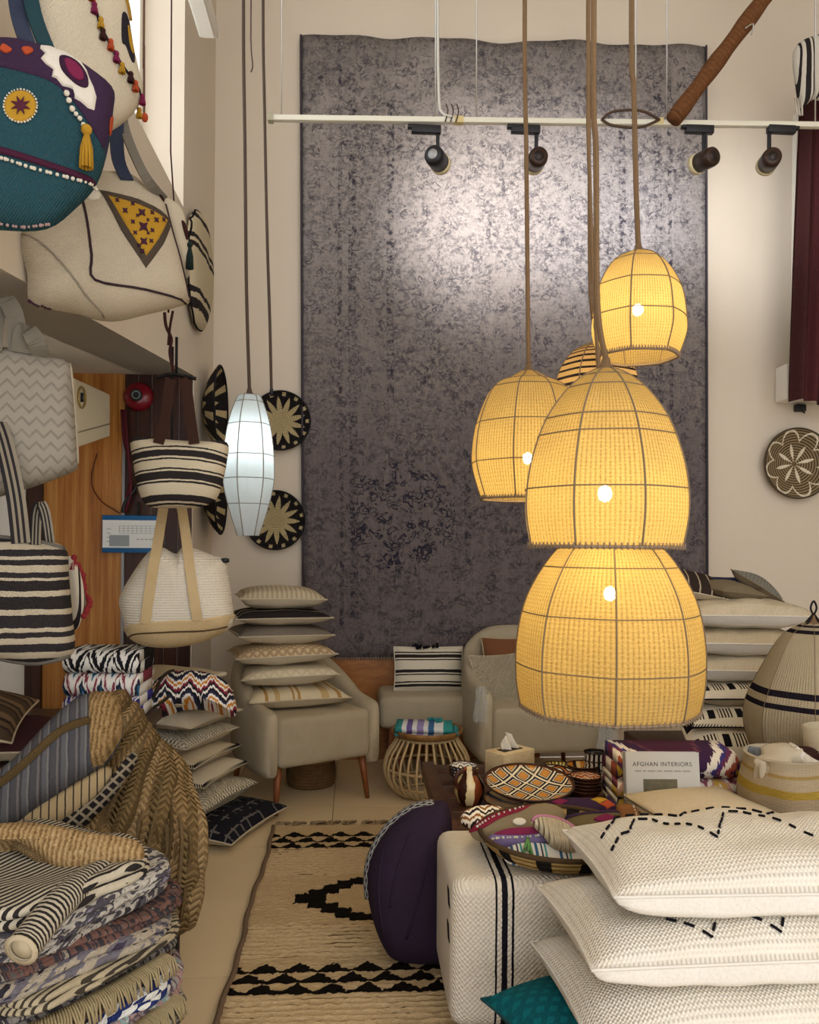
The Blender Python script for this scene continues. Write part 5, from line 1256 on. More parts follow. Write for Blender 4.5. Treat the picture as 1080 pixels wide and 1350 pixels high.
cst = stripes('cream_black', [(0, '#a8926c'), (.72, '#2a2420'), (.9, '#a8926c'), (1, '#a8926c')], 'u', rep=16, warp=.004)
p = Puff([(-20, 1095), (20, 1075), (70, 1048), (110, 1025), (140, 1010), (150, 1022), (130, 1050), (95, 1078), (50, 1098), (10, 1108)], (70, 1065), 2.31, .3, .05, tilt=.3)
t = thing('striped_blanket', 'beige blanket edge with thin black stripes under the grey-blue blanket', 'blanket', p.base); p.body().build('cloth', cst, t, off=p.base)
p = Puff([(60, 1095), (90, 1075), (125, 1050), (150, 1022), (172, 992), (182, 1000), (165, 1030), (140, 1062), (110, 1090), (80, 1104)], (120, 1055), 2.36, .3, .05, tilt=.3)
t = thing('braided_runner', 'black and cream braided runner edge within the jute pile', 'blanket', p.base); p.body().build('cloth', m_diam('bw_braid_cloth', '#1f1c1d', '#b5a68a', 7, .3), t, off=p.base)

# folded rag rugs in front
def rag(name, cols, sc=(30, 8), seed=0.0):
    def fn(nm):
        g = G(nm, .95, .05); v = g.n.new('ShaderNodeVectorMath'); v.operation = 'ADD'; g.link(g.scale(g.tc('UV'), *sc), v.inputs[0]); v.inputs[1].default_value = (seed*7, seed*3, 0)
        n = g.noise(v.outputs[0], 1.0, 2, .6); n2 = g.noise(g.tc('Object'), 120, 3, .7); k = len(cols)
        c = g.ramp(g.f('ADD', g.f('MULTIPLY', g.f('SUBTRACT', n, .5), 2.0), .5), [(i/k, x) for i, x in enumerate(cols)])
        g.col(g.mix(g.f('MULTIPLY', n2, .5), c, '#3a342e')); g.bump(g.f('ADD', n, n2), .8, .01); return g.m
    return mat(name, fn)
def check(name, a, b, n=8):
    def fn(nm):
        g = G(nm, .9, .1); u, v = g.uv(); k = g.f('GREATER_THAN', g.f('MULTIPLY', g.f('SUBTRACT', g.f('FRACT', g.f('MULTIPLY', u, n)), .5), g.f('SUBTRACT', g.f('FRACT', g.f('MULTIPLY', v, n*.8)), .5)), 0.0)
        g.col(g.mix(k, a, b)); g.weave(60, 60, .5); return g.m
    return mat(name, fn)
bwt = stripes('bw_ticking', [(0, '#201e22'), (.5, '#c9bfa8'), (1, '#201e22')], 'u', rep=34, warp=.003)
layers = [
 ('dark grey and cream rag rug, lowest of the folded pile', rag('rag_a', ['#2e2c33', '#6a645c', '#b5ab98', '#4a4650']), .05),
 ('rag rug in pale aqua, pink and cream, near the pile bottom', rag('rag_b', ['#d8d2c4', '#9cb4b4', '#c4a09a', '#6a6470', '#e4ded0']), .048),
 ('blue and white checked cloth folded in the rug pile', check('blue_checks', '#2b3566', '#dcdad0', 10), .04),
 ('rust and grey rag rug above the blue checked cloth', rag('rag_c', ['#5a4a44', '#6e5046', '#8c8478', '#2f2b30'], (20, 12), 1), .04),
 ('grey knotted rag rug in the middle of the pile', rag('rag_d', ['#5f5c60', '#8c877e', '#3a383e', '#a39a88'], (34, 10), 2), .04),
 ('cream ribbed cloth folded within the rug pile', stripes('ribbed', [(0, '#b3a688'), (.6, '#3a342c'), (1, '#b3a688')], 'u', rep=40, warp=.002), .034),
 ('violet and beige rag rug over the ribbed cloth', rag('rag_e', ['#3f3a4c', '#77727a', '#b7ab96', '#2c2a33'], (26, 9), 3), .04),
 ('red-dotted grey rag rug in the upper pile', rag('rag_f', ['#6a6460', '#7d5a50', '#3f3c42', '#a89c8a'], (36, 14), 4), .038),
 ('charcoal rag rug with pale flecks in the upper pile', rag('rag_g', ['#2c2a2e', '#57545a', '#c4bcae', '#3a373c'], (40, 12), 5), .04),
 ('white-flecked grey rag rug just under the striped cloth', rag('rag_h', ['#8a867e', '#cfc9bc', '#55525a', '#9c94a4'], (30, 10), 6), .042),
]
Z = BT
pc = PD(45, 1230, 1.97)
for i, (lab, m, h) in enumerate(layers):
    h *= .92
    o = thing('folded_rug', lab, 'rug', (pc.x+random.uniform(-.02, .02), pc.y+random.uniform(-.02, .02), Z), -.62+random.uniform(-.15, .15)+PI/2*(i % 3 == 1))
    softslab(.60-.008*i, .56-.006*i, h*1.12, 2, seed=i*1.7, rough=.07).build('cloth', m, o)
    if i in (1, 4):
        mb = MB()
        for q in range(60):
            a = -2.15+1.1*q/60
            c, s_ = math.cos(a), math.sin(a); r = .98/((abs(c)**4+abs(s_)**4)**.25); x, y = .30*c*r, .28*s_*r
            mb.tube(catmull([(x, y, h*.6), (x+c*.03, y+s_*.03, h*.35), (x+c*.04+random.uniform(-.012, .012), y+s_*.04, -.022)], 2), .0028, 4)
        mb.build('fringe', fabric('rag_fringe', '#b8a67e', '#94835f', 20, 20), o)
    Z += h*.98
# striped rolled cloth and jute flap on top
o = thing('striped_cloth', 'black and white ticking cloth folded on top of the rug pile', 'textile', (pc.x-.02, pc.y-.04, Z), -.55)
softslab(.52, .46, .05, 2, seed=8, rough=.06).build('cloth', bwt, o); Z += .05
e0 = PD(15, 1262, 1.62); 
t = thing('rolled_cloth', 'rolled black and white striped cloth with pale open end lying across the pile', 'textile', e0)
rp = catmull([PD(30, 1250, 1.60), PD(75, 1195, 1.72), PD(115, 1162, 1.85), PD(165, 1140, 2.0), PD(185, 1132, 2.1)], 6)
MB().tube(rp, [.033]*len(rp), 14, cap=False).build('roll', stripes('bw_ticking_roll', [(0, '#201e22'), (.5, '#c9bfa8'), (1, '#201e22')], 'v', rep=44, warp=.002), t, off=e0)
MB().tube([rp[0]+(rp[1]-rp[0])*(.02*k) for k in range(3)], .030, 14).build('inner_lining', natural, t, off=e0)
d_ = (rp[0]-rp[1]).normalized(); q_ = d_.to_track_quat('Z', 'Y').to_matrix()
mb = MB().lathe([(.024, .002), (.034, .003), (.035, .006), (.025, .008)], 16); mb.v = [tuple(q_ @ Vector(v_) + rp[0]) for v_ in mb.v]; mb.build('pale_hem', natural, t, off=e0)
p = Puff([(-30, 1095), (20, 1088), (70, 1092), (120, 1102), (165, 1108), (188, 1115), (186, 1140), (150, 1150), (110, 1156), (80, 1154), (50, 1130), (20, 1112), (-20, 1118), (-40, 1110)], (90, 1120), 1.95, .1, .05, tilt=.75)
t = thing('jute_bag', 'flat brown jute bag lying on the striped cloth, topping the rug pile', 'bag', p.base); p.body().build('body', rough_jute('jute_flat', '#a98a5e', '#6f5534', '#c8ac80'), t, off=p.base)
p.line([(20, 1113), (50, 1131), (80, 1154), (112, 1156), (150, 1150), (186, 1140)], .012, eps=.002).build('braided_edge', jb[2], t, off=p.base)
# ================================================================== coffee table and what stands on it
TZ = .42
oldw = woodm('old_table_wood', '#2c1a10', '#4a2c1a', '#5e3c24', 14, 14)
t = thing('coffee_table', 'dark weathered wooden coffee table under ceramics and textiles', 'table', (1.36, 3.38, 0))
for k in range(6): MB().box((0, -.44+.176*k, TZ-.025), (2.06, .170, .05)).build('plank', oldw, t, bevel=.004)
MB().box((-1.01, 0, TZ-.02), (.06, 1.07, .064)).build('breadboard_end', oldw, t, bevel=.004)
for sx_ in (-.90, .90):
    for sy_ in (-.42, .42): MB().box((sx_, sy_, (TZ-.05)/2), (.09, .09, TZ-.05)).build('leg', oldw, t, bevel=.006)
for sy_ in (-.46, .46): MB().box((0, sy_, TZ-.10), (1.75, .03, .10)).build('apron', oldw, t)
# ---- covered bench in front
def m_blanket(nm):
    g = G(nm, .92, .1); o = g.xyz(g.tc('Object')); x = g.f('ADD', o[0], g.f('MULTIPLY', g.f('SUBTRACT', g.noise(g.tc('Object'), 30, 2), .5), .004))
    k = g.f('MAXIMUM', g.step(x, .128, .134), g.f('MAXIMUM', g.step(x, .147, .164), g.step(x, .176, .183)))
    k = g.f('MAXIMUM', k, g.f('MAXIMUM', g.step(x, .80, .806), g.step(x, .82, .84)))
    fuzz = g.noise(g.tc('Object'), 150, 3, .7); big = g.noise(g.tc('Object'), 5, 3)
    st = g.f('SINE', g.f('MULTIPLY', o[0], 420.0)); s2 = g.f('SINE', g.f('MULTIPLY', g.f('SUBTRACT', o[2], o[1]), 420.0))
    c = g.mix(big, '#ded4c2', '#cfc3ae'); c = g.mix(g.f('MULTIPLY', fuzz, .35), c, '#a89a84')
    g.col(g.mix(k, c, '#15141a')); g.bump(g.f('ADD', g.f('MULTIPLY', st, s2), fuzz), .5, .006); return g.m
bl_m = mat('woven_blanket', m_blanket)
t = thing('covered_bench', 'long bench covered by an off-white blanket with black stripes', 'bench', (.280, 2.34, 0))
MB().box((.80, .23, .285), (1.60, .46, .43)).build('blanket', bl_m, t, bevel=.055, bseg=5)
for k, z in enumerate((.44, .34)):
    for q in range(3):
        MB().tube(catmull([(-.002, .05+q*.014, z+.02), (-.002, .04+q*.014, z), (-.001, .03+q*.014, z-.03)], 3), .0014, 4).build('side_stitch', MATS['black_yarn'], t)
for sx_ in (.08, 1.52):
    for sy_ in (.06, .40): MB().box((sx_, sy_, .06), (.05, .05, .12)).build('leg', oldw, t)
# ---- plum floor cushion leaning on the table end
plum = fabric('plum_cotton', '#1c1028', '#281632', 70, 70, strength=.25)
m_diam('bw_lattice', '#1c1a22', '#d5d0c4', 10, .3)
ol = [(592, 1062), (572, 1056), (545, 1062), (515, 1085), (494, 1115), (485, 1145), (486, 1180), (494, 1215), (506, 1245), (520, 1262), (548, 1268), (575, 1268), (590, 1262), (596, 1200), (597, 1120)]
p = Puff(ol, (545, 1165), 2.90, -.15, .15, back=.12, a=3.2, pw=.55, tilt=.12)
t = thing('floor_cushion', 'large dark plum floor cushion slumped on the rug beside the bench', 'cushion', p.base)
p.body(14).build('front_cover', plum, t, off=p.base)
p.line([(572, 1058), (545, 1064), (515, 1087), (495, 1117), (487, 1147), (488, 1180)], .016, 8, eps=-.012).build('patterned_back', MATS['bw_lattice'], t, off=p.base)
for q in ([(545, 1090), (530, 1130), (520, 1180)], [(570, 1100), (560, 1150), (540, 1220)], [(510, 1110), (505, 1160), (512, 1220)]):
    p.line(q, .006, eps=-.002).build('seam_pleat', plum, t, off=p.base)
# ---- stool carrying long cushions
t = thing('low_stool', 'low wooden stool below the big white cushions', 'stool', (1.02, 1.98, 0))
MB().box((0, 0, .15), (1.0, .44, .05)).build('seat', oldw, t, bevel=.01)
for sx_ in (-.45, .45):
    for sy_ in (-.17, .17): MB().box((sx_, sy_, .0625), (.05, .05, .125)).build('leg', oldw, t)
tealp = m_diam('teal_lattice', '#0f6a72', '#0a3a44', 9, .45)
cushion('teal patterned cushion squeezed below the three white cushions', .46, .42, .16, (.63, 2.05, .258), (.0, .0, .35), tealp, fabric('teal_plain', '#0e5a64', '#0a444e'))
cushion('second teal cushion hidden under the white cushions', .46, .42, .16, (1.22, 1.98, .258), (.0, .0, .1), MATS['teal_plain'], MATS['teal_plain'])
def m_wov(nm):
    g = G(nm, .92, .1); u, v = g.uv()
    a = g.f('SINE', g.f('MULTIPLY', u, 2*PI*95)); b = g.f('SINE', g.f('MULTIPLY', v, 2*PI*42)); h = g.f('ADD', g.f('MULTIPLY', a, b), g.f('MULTIPLY', a, .4))
    n = g.noise(g.tc('Object'), 8, 3); c = g.mix(n, '#e6e0d2', '#d8cfbd'); g.col(g.mix(g.f('MULTIPLY', g.f('LESS_THAN', h, -.55), .45), c, '#8b8272')); g.bump(h, .5, .005); return g.m
wov = mat('white_weave', m_wov); satin = fabric('white_satin', '#efeadf', '#e2dccd', 150, 150, strength=.05)
def dashes(c, pts, w_, h_, t_, seed, n=16, pinch=.03, pw=.40, bend=0.0, dash=.026):
    """running stitch along u,v path on a cushion's front"""
    def P(u, v):
        x = w_/2*u*(1-pinch*(1-v*v)); y = h_/2*v*(1-pinch*(1-u*u)); k = max(0, (1-u*u)*(1-v*v))**pw; e = (1-abs(u)**8)*(1-abs(v)**8)
        return Vector((x, y, t_/2*k + mnoise.noise(Vector((x*7+seed*3.1, y*7, seed)))*.02*e - bend*(2*x/w_)**2 + .004))
    dense = []
    for (a, b) in zip(pts, pts[1:]):
        for k in range(40): dense.append(P(a[0]+(b[0]-a[0])*k/40, a[1]+(b[1]-a[1])*k/40))
    run = 0; cur = []
    for p_, q_ in zip(dense, dense[1:]):
        run += (q_-p_).length
        if run % .042 < dash: cur.append(p_)
        elif cur:
            if len(cur) > 1: MB().tube(cur, .0034, 5).build('stitch', MATS['black_yarn'], c)
            cur = []
LW, LH, LT = 1.02, .50, .185
lx0 = PD(757, 1150, 1.99).x + .05
for i, (lab, z, dx, rz) in enumerate((('white woven lumbar cushion without stitching, lowest of three', .405, -.095, .03), ('white woven lumbar cushion with short black zigzag stitches, middle of three', .54, -.075, .02), ('white woven lumbar cushion with two black running-stitch zigzags, topmost of three', .672, .0, -.02))):
    sd = 11.0+i*5
    c_ = cushion(lab, LW, LH, LT, (lx0+LW/2+dx, 1.96+.035*i, z), (-.05, 0, rz), wov, satin, seed=sd, n=30, pinch=.03, pw=.40, piping=satin, wr=.02, belly=.06)
    if i == 2:
        dashes(c_, [(-.93, -.25), (-.85, .02), (-.80, .0), (-.69, .5), (-.60, .5), (-.42, -.38), (-.22, .42), (-.12, .38), (.12, -.4), (.35, .4)], LW, LH, LT, sd)
        dashes(c_, [(-.93, .12), (-.82, .42), (-.75, .74), (-.52, .80), (-.43, .58), (-.34, .84), (-.05, .80), (.06, .6), (.16, .85)], LW, LH, LT, sd)
    if i == 1:
        for a0 in (-.61, -.29, .05):
            dashes(c_, [(a0, -.62), (a0+.16, -.90), (a0+.21, -.74)], LW, LH, LT, sd)

# ---- ceramics
def glaze(name, cols, n, mode='rad', rough=.18):
    def fn(nm):
        g = G(nm, rough, .5); u, v = g.uv(); k = len(cols)
        if mode == 'ring': a = g.f('FRACT', g.f('ADD', g.f('MULTIPLY', v, float(n)), g.f('MULTIPLY', g.noise(g.tc('Object'), 20, 2), .25)))
        elif mode == 'zig': a = g.f('FRACT', g.f('ADD', g.f('MULTIPLY', v, float(n)), g.f('MULTIPLY', g.tri(u, 9.0), .7)))
        else: a = g.f('FRACT', g.f('ADD', g.f('MULTIPLY', u, float(n)), g.f('MULTIPLY', g.noise(g.tc('Object'), 14, 2), .3)))
        g.col(g.ramp(a, [(i/k, c) for i, c in enumerate(cols)])); return g.m
    return mat(name, fn)
def bowl(label, px, py, d, R_, H_, inner, outer, z0=None, name='bowl', tilt=0.0, group=None, foot=.5, onz=TZ):
    c = PD(px, py, d); z = onz if z0 is None else z0
    t = thing(name, label, 'bowl', (c.x, c.y, z), rot=(tilt, 0, random.random()), group=group)
    out = [(R_*foot*.98, 0), (R_*foot, .004), (R_*(foot+.22), H_*.30), (R_*.92, H_*.75), (R_, H_)]
    inn = [(R_, H_), (R_*.975, H_+.002), (R_*.90, H_*.76), (R_*.62, H_*.36), (R_*.3, H_*.18), (.001, H_*.15)]
    MB().lathe(out, 32, capb=True).build('outside', outer, t); MB().lathe(inn, 32).build('inside', inner, t)
    MB().tube([(R_*.988*math.cos(2*PI*k/32), R_*.988*math.sin(2*PI*k/32), H_) for k in range(32)], .003, 5, closed=True).build('rim', plain('rim_brown', '#3a2216', .25), t)
    return t
terr = plain('terracotta', '#5a2f1c', .35, c2='#3a1d12', nscale=25)
amber = glaze('amber_glaze', ['#c9822a', '#e0c27a', '#2a1c14', '#c9822a'], 6); bluegl = glaze('blue_glaze', ['#e4e4dc', '#23406a', '#e4e4dc', '#1c2c4a'], 9)
leafy = glaze('leaf_glaze', ['#c9b04a', '#3a3420', '#d8c060', '#6a5a24'], 12); redgl = glaze('red_glaze', ['#a5482a', '#e2c79a', '#2a1814', '#b8642a'], 7, 'zig')
bwgl = glaze('bw_glaze', ['#121214', '#e4e0d4'], 14); bwsw = glaze('bw_swirl', ['#e0dccf', '#1a181a', '#e0dccf'], 6, 'zig')
z = TZ
for k in range(4):
    bowl(['lowest blue and white glazed bowl at the table end', 'second blue and white glazed bowl from the stack bottom', 'third blue and white glazed bowl from the stack bottom', 'top blue and white bowl with speckled inside'][k], 611, 1012, 3.62, .062, .040, bwsw if k == 3 else bluegl, bluegl, z, group='blue and white bowls stacked at the table end'); z += .013
z = TZ
bowl('amber glazed bowl with yellow leaf pattern inside', 737, 1003, 3.72, .070, .055, leafy, terr, z)
for k in range(5):
    bowl(['lowest', 'second', 'third', 'fourth', 'top'][k]+' small red-brown bowl of the stack beside the black cup', 772, 1022, 3.42, .064, .036, redgl, terr, z, group='red-brown bowls in a stack'); z += .014
bowl('terracotta bowl with amber inside, behind the red-brown bowl stack', 768, 1008, 3.62, .070, .085, amber, terr, TZ)
z = TZ
for k in range(3):
    bowl(['lowest', 'middle', 'uppermost'][k]+' black and white striped cup beside the ikat bundles', 785, 995, 3.66, .050, .060, plain('black_glaze', '#121214', .2), bwgl, z, name='cup', foot=.8, group='black and white cups in a stack'); z += .036
# plates
def m_dia(nm):
    g = G(nm, .25, .45); o = g.xyz(g.tc('Object')); x, y = g.f('MULTIPLY', o[0], 11.0), g.f('MULTIPLY', o[1], 9.0)
    s = g.f('ADD', g.f('PINGPONG', g.f('ADD', x, 50.5), .5), g.f('PINGPONG', g.f('ADD', y, 50.5), .5))
    s = g.f('MULTIPLY', g.f('ABSOLUTE', g.f('SUBTRACT', s, .5)), 2.0)
    a = g.ramp(s, [(0, '#e6d9bc'), (.11, '#14110f'), (.36, '#e6d9bc'), (.46, '#5a2a1a'), (.54, '#c98a34'), (1, '#c98a34')])
    r = g.f('SQRT', g.f('ADD', g.f('MULTIPLY', o[0], o[0]), g.f('MULTIPLY', o[1], o[1])))
    g.col(g.mix(g.f('GREATER_THAN', r, .168), a, '#6a3a1c')); return g.m
def plate(label, px, py, d, R_, inner, outer, z, tilt, H_=.035):
    c = PD(px, py, d); t = thing('plate', label, 'plate', (c.x, c.y, z), rot=(tilt, 0, .0))
    MB().lathe([(R_*.45, 0), (R_*.55, .002), (R_*.9, H_*.7), (R_, H_)], 48, capb=True).build('underside', outer, t)
    MB().lathe([(R_, H_), (R_*.985, H_+.003), (R_*.88, H_*.78), (R_*.55, H_*.35), (.001, H_*.30)], 48).build('face', inner, t)
    MB().tube([(R_*.99*math.cos(2*PI*k/48), R_*.99*math.sin(2*PI*k/48), H_+.001) for k in range(48)], .0045, 6, closed=True).build('rim', plain('rim_brown', '#3a2216', .25), t)
    return t
plate('dark glazed plate under the diamond patterned plate', 690, 1050, 3.28, .160, amber, terr, TZ, 0)
plate('large round plate with orange, black and cream diamonds', 697, 1048, 3.28, .178, mat('diamond_glaze', m_dia), terr, TZ+.062, .14, .045)
zig = glaze('zigzag_glaze', ['#e6d9bc', '#1a1412', '#b8642a', '#1a1412'], 3, 'zig')
plate('orange and yellow plate leaning behind the diamond plate', 728, 1022, 3.50, .125, zig, plain('yellow_glaze', '#b8962e', .25), TZ+.02, .16, .045)
# jug
c = PZ(622, 1066, TZ); jg = glaze('jug_glaze', ['#d8b878', '#3a1c12', '#e6cf9a', '#7a3a1c', '#1f1210'], 2)
t = thing('jug', 'small brown and cream glazed jug at the table corner', 'jug', (c.x, c.y+.06, TZ), .3)
MB().lathe([(.036, 0), (.050, .012), (.062, .05), (.058, .085), (.040, .112), (.032, .125), (.036, .142), (.033, .143), (.028, .125), (.03, .11), (.001, .10)], 28, capb=True).build('body', jg, t)
MB().tube(catmull([(-.030, -.01, .135), (-.058, -.015, .135), (-.070, -.015, .10), (-.055, -.012, .07)], 5), .008, 7).build('handle', terr, t)
MB().tube(catmull([(.0, -.036, .142), (.01, -.052, .148), (.0, -.036, .130)], 4), .006, 6).build('spout', terr, t)
# tissue box
c = PZ(680, 1030, TZ)
t = thing('tissue_box', 'pale wooden tissue box with a white tissue sticking out', 'tissue box', (c.x-.01, c.y+.09, TZ), .62)
MB().box((0, 0, .06), (.20, .12, .12)).build('box', woodm('pale_pine', '#c9ac7c', '#dcc59a', '#e8d8b4', 10, 20, .5), t, bevel=.004)
MB().box((0, 0, .121), (.12, .05, .002)).build('slot', plain('slot_dark', '#2c2418', .8), t)
n = 10; vs = [((i/n-.5)*.09*(1-.35*j/n), .018*math.sin(i*1.1+j*.4)*(1-j/n*.3)+.01*j/n, .121+.075*j/n*(1-.35*abs(i/n-.35))) for j in range(n+1) for i in range(n+1)]
MB().add(vs, [(j*(n+1)+i, j*(n+1)+i+1, (j+1)*(n+1)+i+1, (j+1)*(n+1)+i) for j in range(n) for i in range(n)]).build('tissue', plain('tissue_paper', '#eae4d4', .9), t)
# ---- ikat bundles and the book
def m_arch(nm):
    g = G(nm, .8, .2); u, v = g.uv(); st = g.noise(g.scale(g.tc('UV'), 46, 1.5), 1.0, 2)
    a = g.f('ADD', g.f('MULTIPLY', g.f('ABSOLUTE', g.f('SUBTRACT', u, .5)), 2.0), g.f('MULTIPLY', g.f('SUBTRACT', st, .5), .30))
    a = g.f('SUBTRACT', a, g.f('MULTIPLY', g.f('ABSOLUTE', g.f('SUBTRACT', v, .42)), .9))
    g.col(g.ramp(a, [(0, '#4a2036'), (.05, '#6a3a4a'), (.12, '#3a1f3e'), (.36, '#e6dccb'), (.50, '#3a3470'), (.58, '#6a3050'), (.66, '#e6dccb'), (.76, '#a0503a'), (.85, '#4a2a4a'), (.93, '#b8962e'), (1, '#b8962e')])); g.weave(90, 90, .2, .002); return g.m
c = PD(880, 1000, 3.34); zz = TZ
for lab, m, h, dx in (('lowest purple and white ikat bundle behind the book', ikat('ikat_p3', ['#2a2438', '#d8cfc0', '#4a3a6a', '#d8cfc0', '#a88a3a'], 4, 1.2, 40, .7, .3), .060, 0),
                  ('middle pink and white ikat bundle behind the book', ikat('ikat_p2', ['#c4988a', '#e2d8c6', '#8a4a5a', '#e2d8c6', '#c9a24a'], 4, 1.2, 40, .7, .6), .070, .0),
                  ('top ikat bundle behind the book, purple arch with white flames', mat('ikat_arch', m_arch), .112, .0)):
    o = thing('ikat_bundle', lab, 'textile', (c.x+dx, c.y, zz), PI-.04, 'ikat bundles behind the book')
    folded(.47, .24, 2, h/2, .003, 12, seed=zz*5).build('cloth', m, o)
    zz += h
bc = PD(874, 1035, 3.13)
t = thing('book', 'pale grey hardback book titled Afghan Interiors leaning on the ikat bundles', 'book', (bc.x, bc.y-.02, TZ), rot=(-.16, 0, -.05))
BWd, BHt = .285, .262
covm = plain('book_grey', '#b9b8b2', .6)
fcv = MB().box((0, 0, BHt/2), (BWd, .004, BHt)).build('front_cover', covm, t)
MB().box((0, .030, BHt/2), (BWd, .004, BHt)).build('back_cover', covm, t)
MB().box((-BWd/2+.002, .015, BHt/2), (.004, .034, BHt)).build('spine', covm, t)
MB().box((.002, .015, BHt/2), (BWd-.012, .026, BHt-.010)).build('pages', plain('page_edges', '#e4ddca', .9), t)
def text(s_, size, pos, m, parent, name, ext=.0004):
    cu = bpy.data.curves.new('lettering', 'FONT'); cu.body = s_; cu.size = size; cu.align_x = 'CENTER'; cu.extrude = ext; cu.space_character = 1.12
    ob = bpy.data.objects.new('lettering', cu); COL.objects.link(ob); dg = bpy.context.evaluated_depsgraph_get(); me = bpy.data.meshes.new_from_object(ob.evaluated_get(dg))
    bpy.data.objects.remove(ob); me.materials.append(m); o = bpy.data.objects.new(name, me); link(o, parent); o.location = pos; o.rotation_euler = (PI/2, 0, 0); return o
inkd = plain('ink_dark', '#4a4846', .8)
text('AFGHAN INTERIORS', .0225, (.0, -.0025, BHt-.052), inkd, fcv, 'title_lettering')
mb = MB(); x = -.105
for wl in (.024, .012, .03, .020, .034, .026, .03): mb.box((x+wl/2, -.0025, BHt-.070), (wl, .0008, .0035)); x += wl+.006
mb.build('subtitle_line', plain('ink_grey', '#86837d', .8), fcv)
MB().box((-.01, -.0025, BHt-.125), (.13, .001, .05)).build('cover_picture', plain('cover_photo', '#2f3430', .5, c2='#7a7050', nscale=40), fcv)
# ---- folded cream throws
c = PD(925, 1075, 2.92); zz = TZ
cn = [fabric('throw_a', '#e0d3ba', '#d2c2a2', 90, 50, 'ribu'), fabric('throw_b', '#d8d2c6', '#c9c2b4', 90, 50, 'ribu'), fabric('throw_c', '#d3bd97', '#c4ab80', 90, 50, 'ribu')]
for lab, m, h in (('beige folded throw at the bottom of the throw pile', cn[2], .055), ('pale grey folded throw in the middle of the throw pile', cn[1], .038), ('cream ribbed folded throw topping the throw pile', cn[0], .045)):
    o = thing('folded_throw', lab, 'throw', (c.x, c.y+.02, zz), PI+.20+random.uniform(-.02, .02))
    folded(.42, .34, 2, h/2, .014, 14, seed=zz*7, sag=.01).build('cloth', m, o); zz += h
    if m is cn[0]:
        mb = MB()
        for k in range(30): mb.tube([(-.2+.0138*k, -.168, h*.75), (-.2+.0138*k+random.uniform(-.006, .006), -.185, h*.6)], .0035, 4)
        mb.build('fringe', m, o)
# ---- soft fabric basket at right
c = PD(1036, 1060, 3.05)
def m_fb(nm):
    g = G(nm, .92, .1); u, v = g.uv(); n = g.f('MULTIPLY', g.f('SUBTRACT', g.noise(g.tc('UV'), 5, 2), .5), .06)
    col = g.ramp(g.f('ADD', v, n), [(0, '#a89578'), (.40, '#b5a184'), (.55, '#b89a3c'), (.63, '#c6b393'), (.75, '#b89a5c'), (.79, '#cdbb9c'), (1, '#cdbb9c')])
    fz = g.noise(g.scale(g.tc('UV'), 60, 120), 1.0, 3); g.col(g.mix(g.f('MULTIPLY', fz, .35), col, '#6a5a44')); g.weave(70, 60, .6, .006, 'ribv', fz); return g.m
t = thing('fabric_basket', 'slouchy beige fabric basket with mustard stripe on the table end', 'basket', (c.x, c.y, TZ))
prof = [(.135, 0), (.152, .02), (.160, .08), (.165, .14), (.158, .20), (.148, .25), (.152, .282)]
MB().lathe([(p_.x, p_.y) for p_ in catmull([Vector((r, z_, 0)) for r, z_ in prof], 4)], 44, capb=True, rmod=lambda r, q, v: r*(1+.035*math.sin(3*q+v*2)+.015*math.sin(7*q+5*v))).build('outside', mat('basket_cloth', m_fb), t)
MB().lathe([(.152, .282), (.144, .286), (.138, .25), (.145, .15), (.12, .06), (.001, .06)], 44, rmod=lambda r, q, v: r*(1+.035*math.sin(3*q+(1-v)*2))).build('lining', pale, t)
for k in range(4):
    q = k*1.6+.5; o_ = softslab(.15, .12, .10, 1, seed=k*3.3, rough=.45, ex=2.2).build('stuffed_cloth', [maroonf, fabric('grey_blue', '#8a93a0', '#6f7886'), pale, fabric('white_cotton', '#efe9dc')][k], t); o_.location = (.055*math.cos(q), .055*math.sin(q), .19); o_.rotation_euler = (.25*math.sin(q), .2, q)
c = PD(1090, 1010, 3.25)
t = thing('fabric_basket', 'cream pouch with dark plum filling behind the mustard striped basket', 'basket', (c.x+.05, c.y+.02, TZ))
MB().lathe([(.09, 0), (.11, .05), (.12, .15), (.115, .26), (.12, .33), (.112, .334), (.105, .28), (.001, .27)], 32, capb=True, rmod=lambda r, q, v: r*(1+.03*math.sin(3*q))).build('body', cream, t)
MB().sphere((0, 0, .27), .10, 14, 7, (1, 1, .5)).build('filling', fabric('burgundy', '#3d1620'), t)
# ---- coiled tray on the bench with textiles
tc_ = PD(738, 1118, 2.57); BZ = .503
t = thing('coiled_tray', 'round coiled straw tray with black checks, on the covered bench', 'tray', (tc_.x, tc_.y, BZ))
def m_tray(nm):
    g = G(nm, .9, .1); u, v = g.uv(); k = g.f('LESS_THAN', g.f('FRACT', g.f('MULTIPLY', u, 12.0)), .35); c = g.f('SINE', g.f('MULTIPLY', v, 60.0))
    n = g.noise(g.tc('Object'), 120, 3); b = g.mix(n, '#b89a62', '#8a6c3c'); g.col(g.mix(k, b, '#1c1815')); g.bump(g.f('ADD', c, n), .7, .006); return g.m
MB().lathe([(.12, 0), (.17, .006), (.215, .022), (.240, .045), (.252, .066), (.246, .072), (.236, .055), (.20, .025), (.001, .016)], 56, capb=True).build('coils', mat('tray_coils', m_tray), t)
MB().tube([(.249*math.cos(2*PI*k/56), .249*math.sin(2*PI*k/56), .070) for k in range(56)], .008, 6, closed=True).build('rim', plain('tray_rim', '#5a4224', .9, c2='#1c1815', nscale=12), t)
def soft(name, label, cat, outline, ref, d, T, m, tilt=1.0, yaw=0.0, back=.012):
    p = Puff(outline, ref, d, yaw, T, back=back, tilt=tilt, a=6); t = thing(name, label, cat, p.base); p.body(6).build('cloth', m, t, off=p.base); return p, t
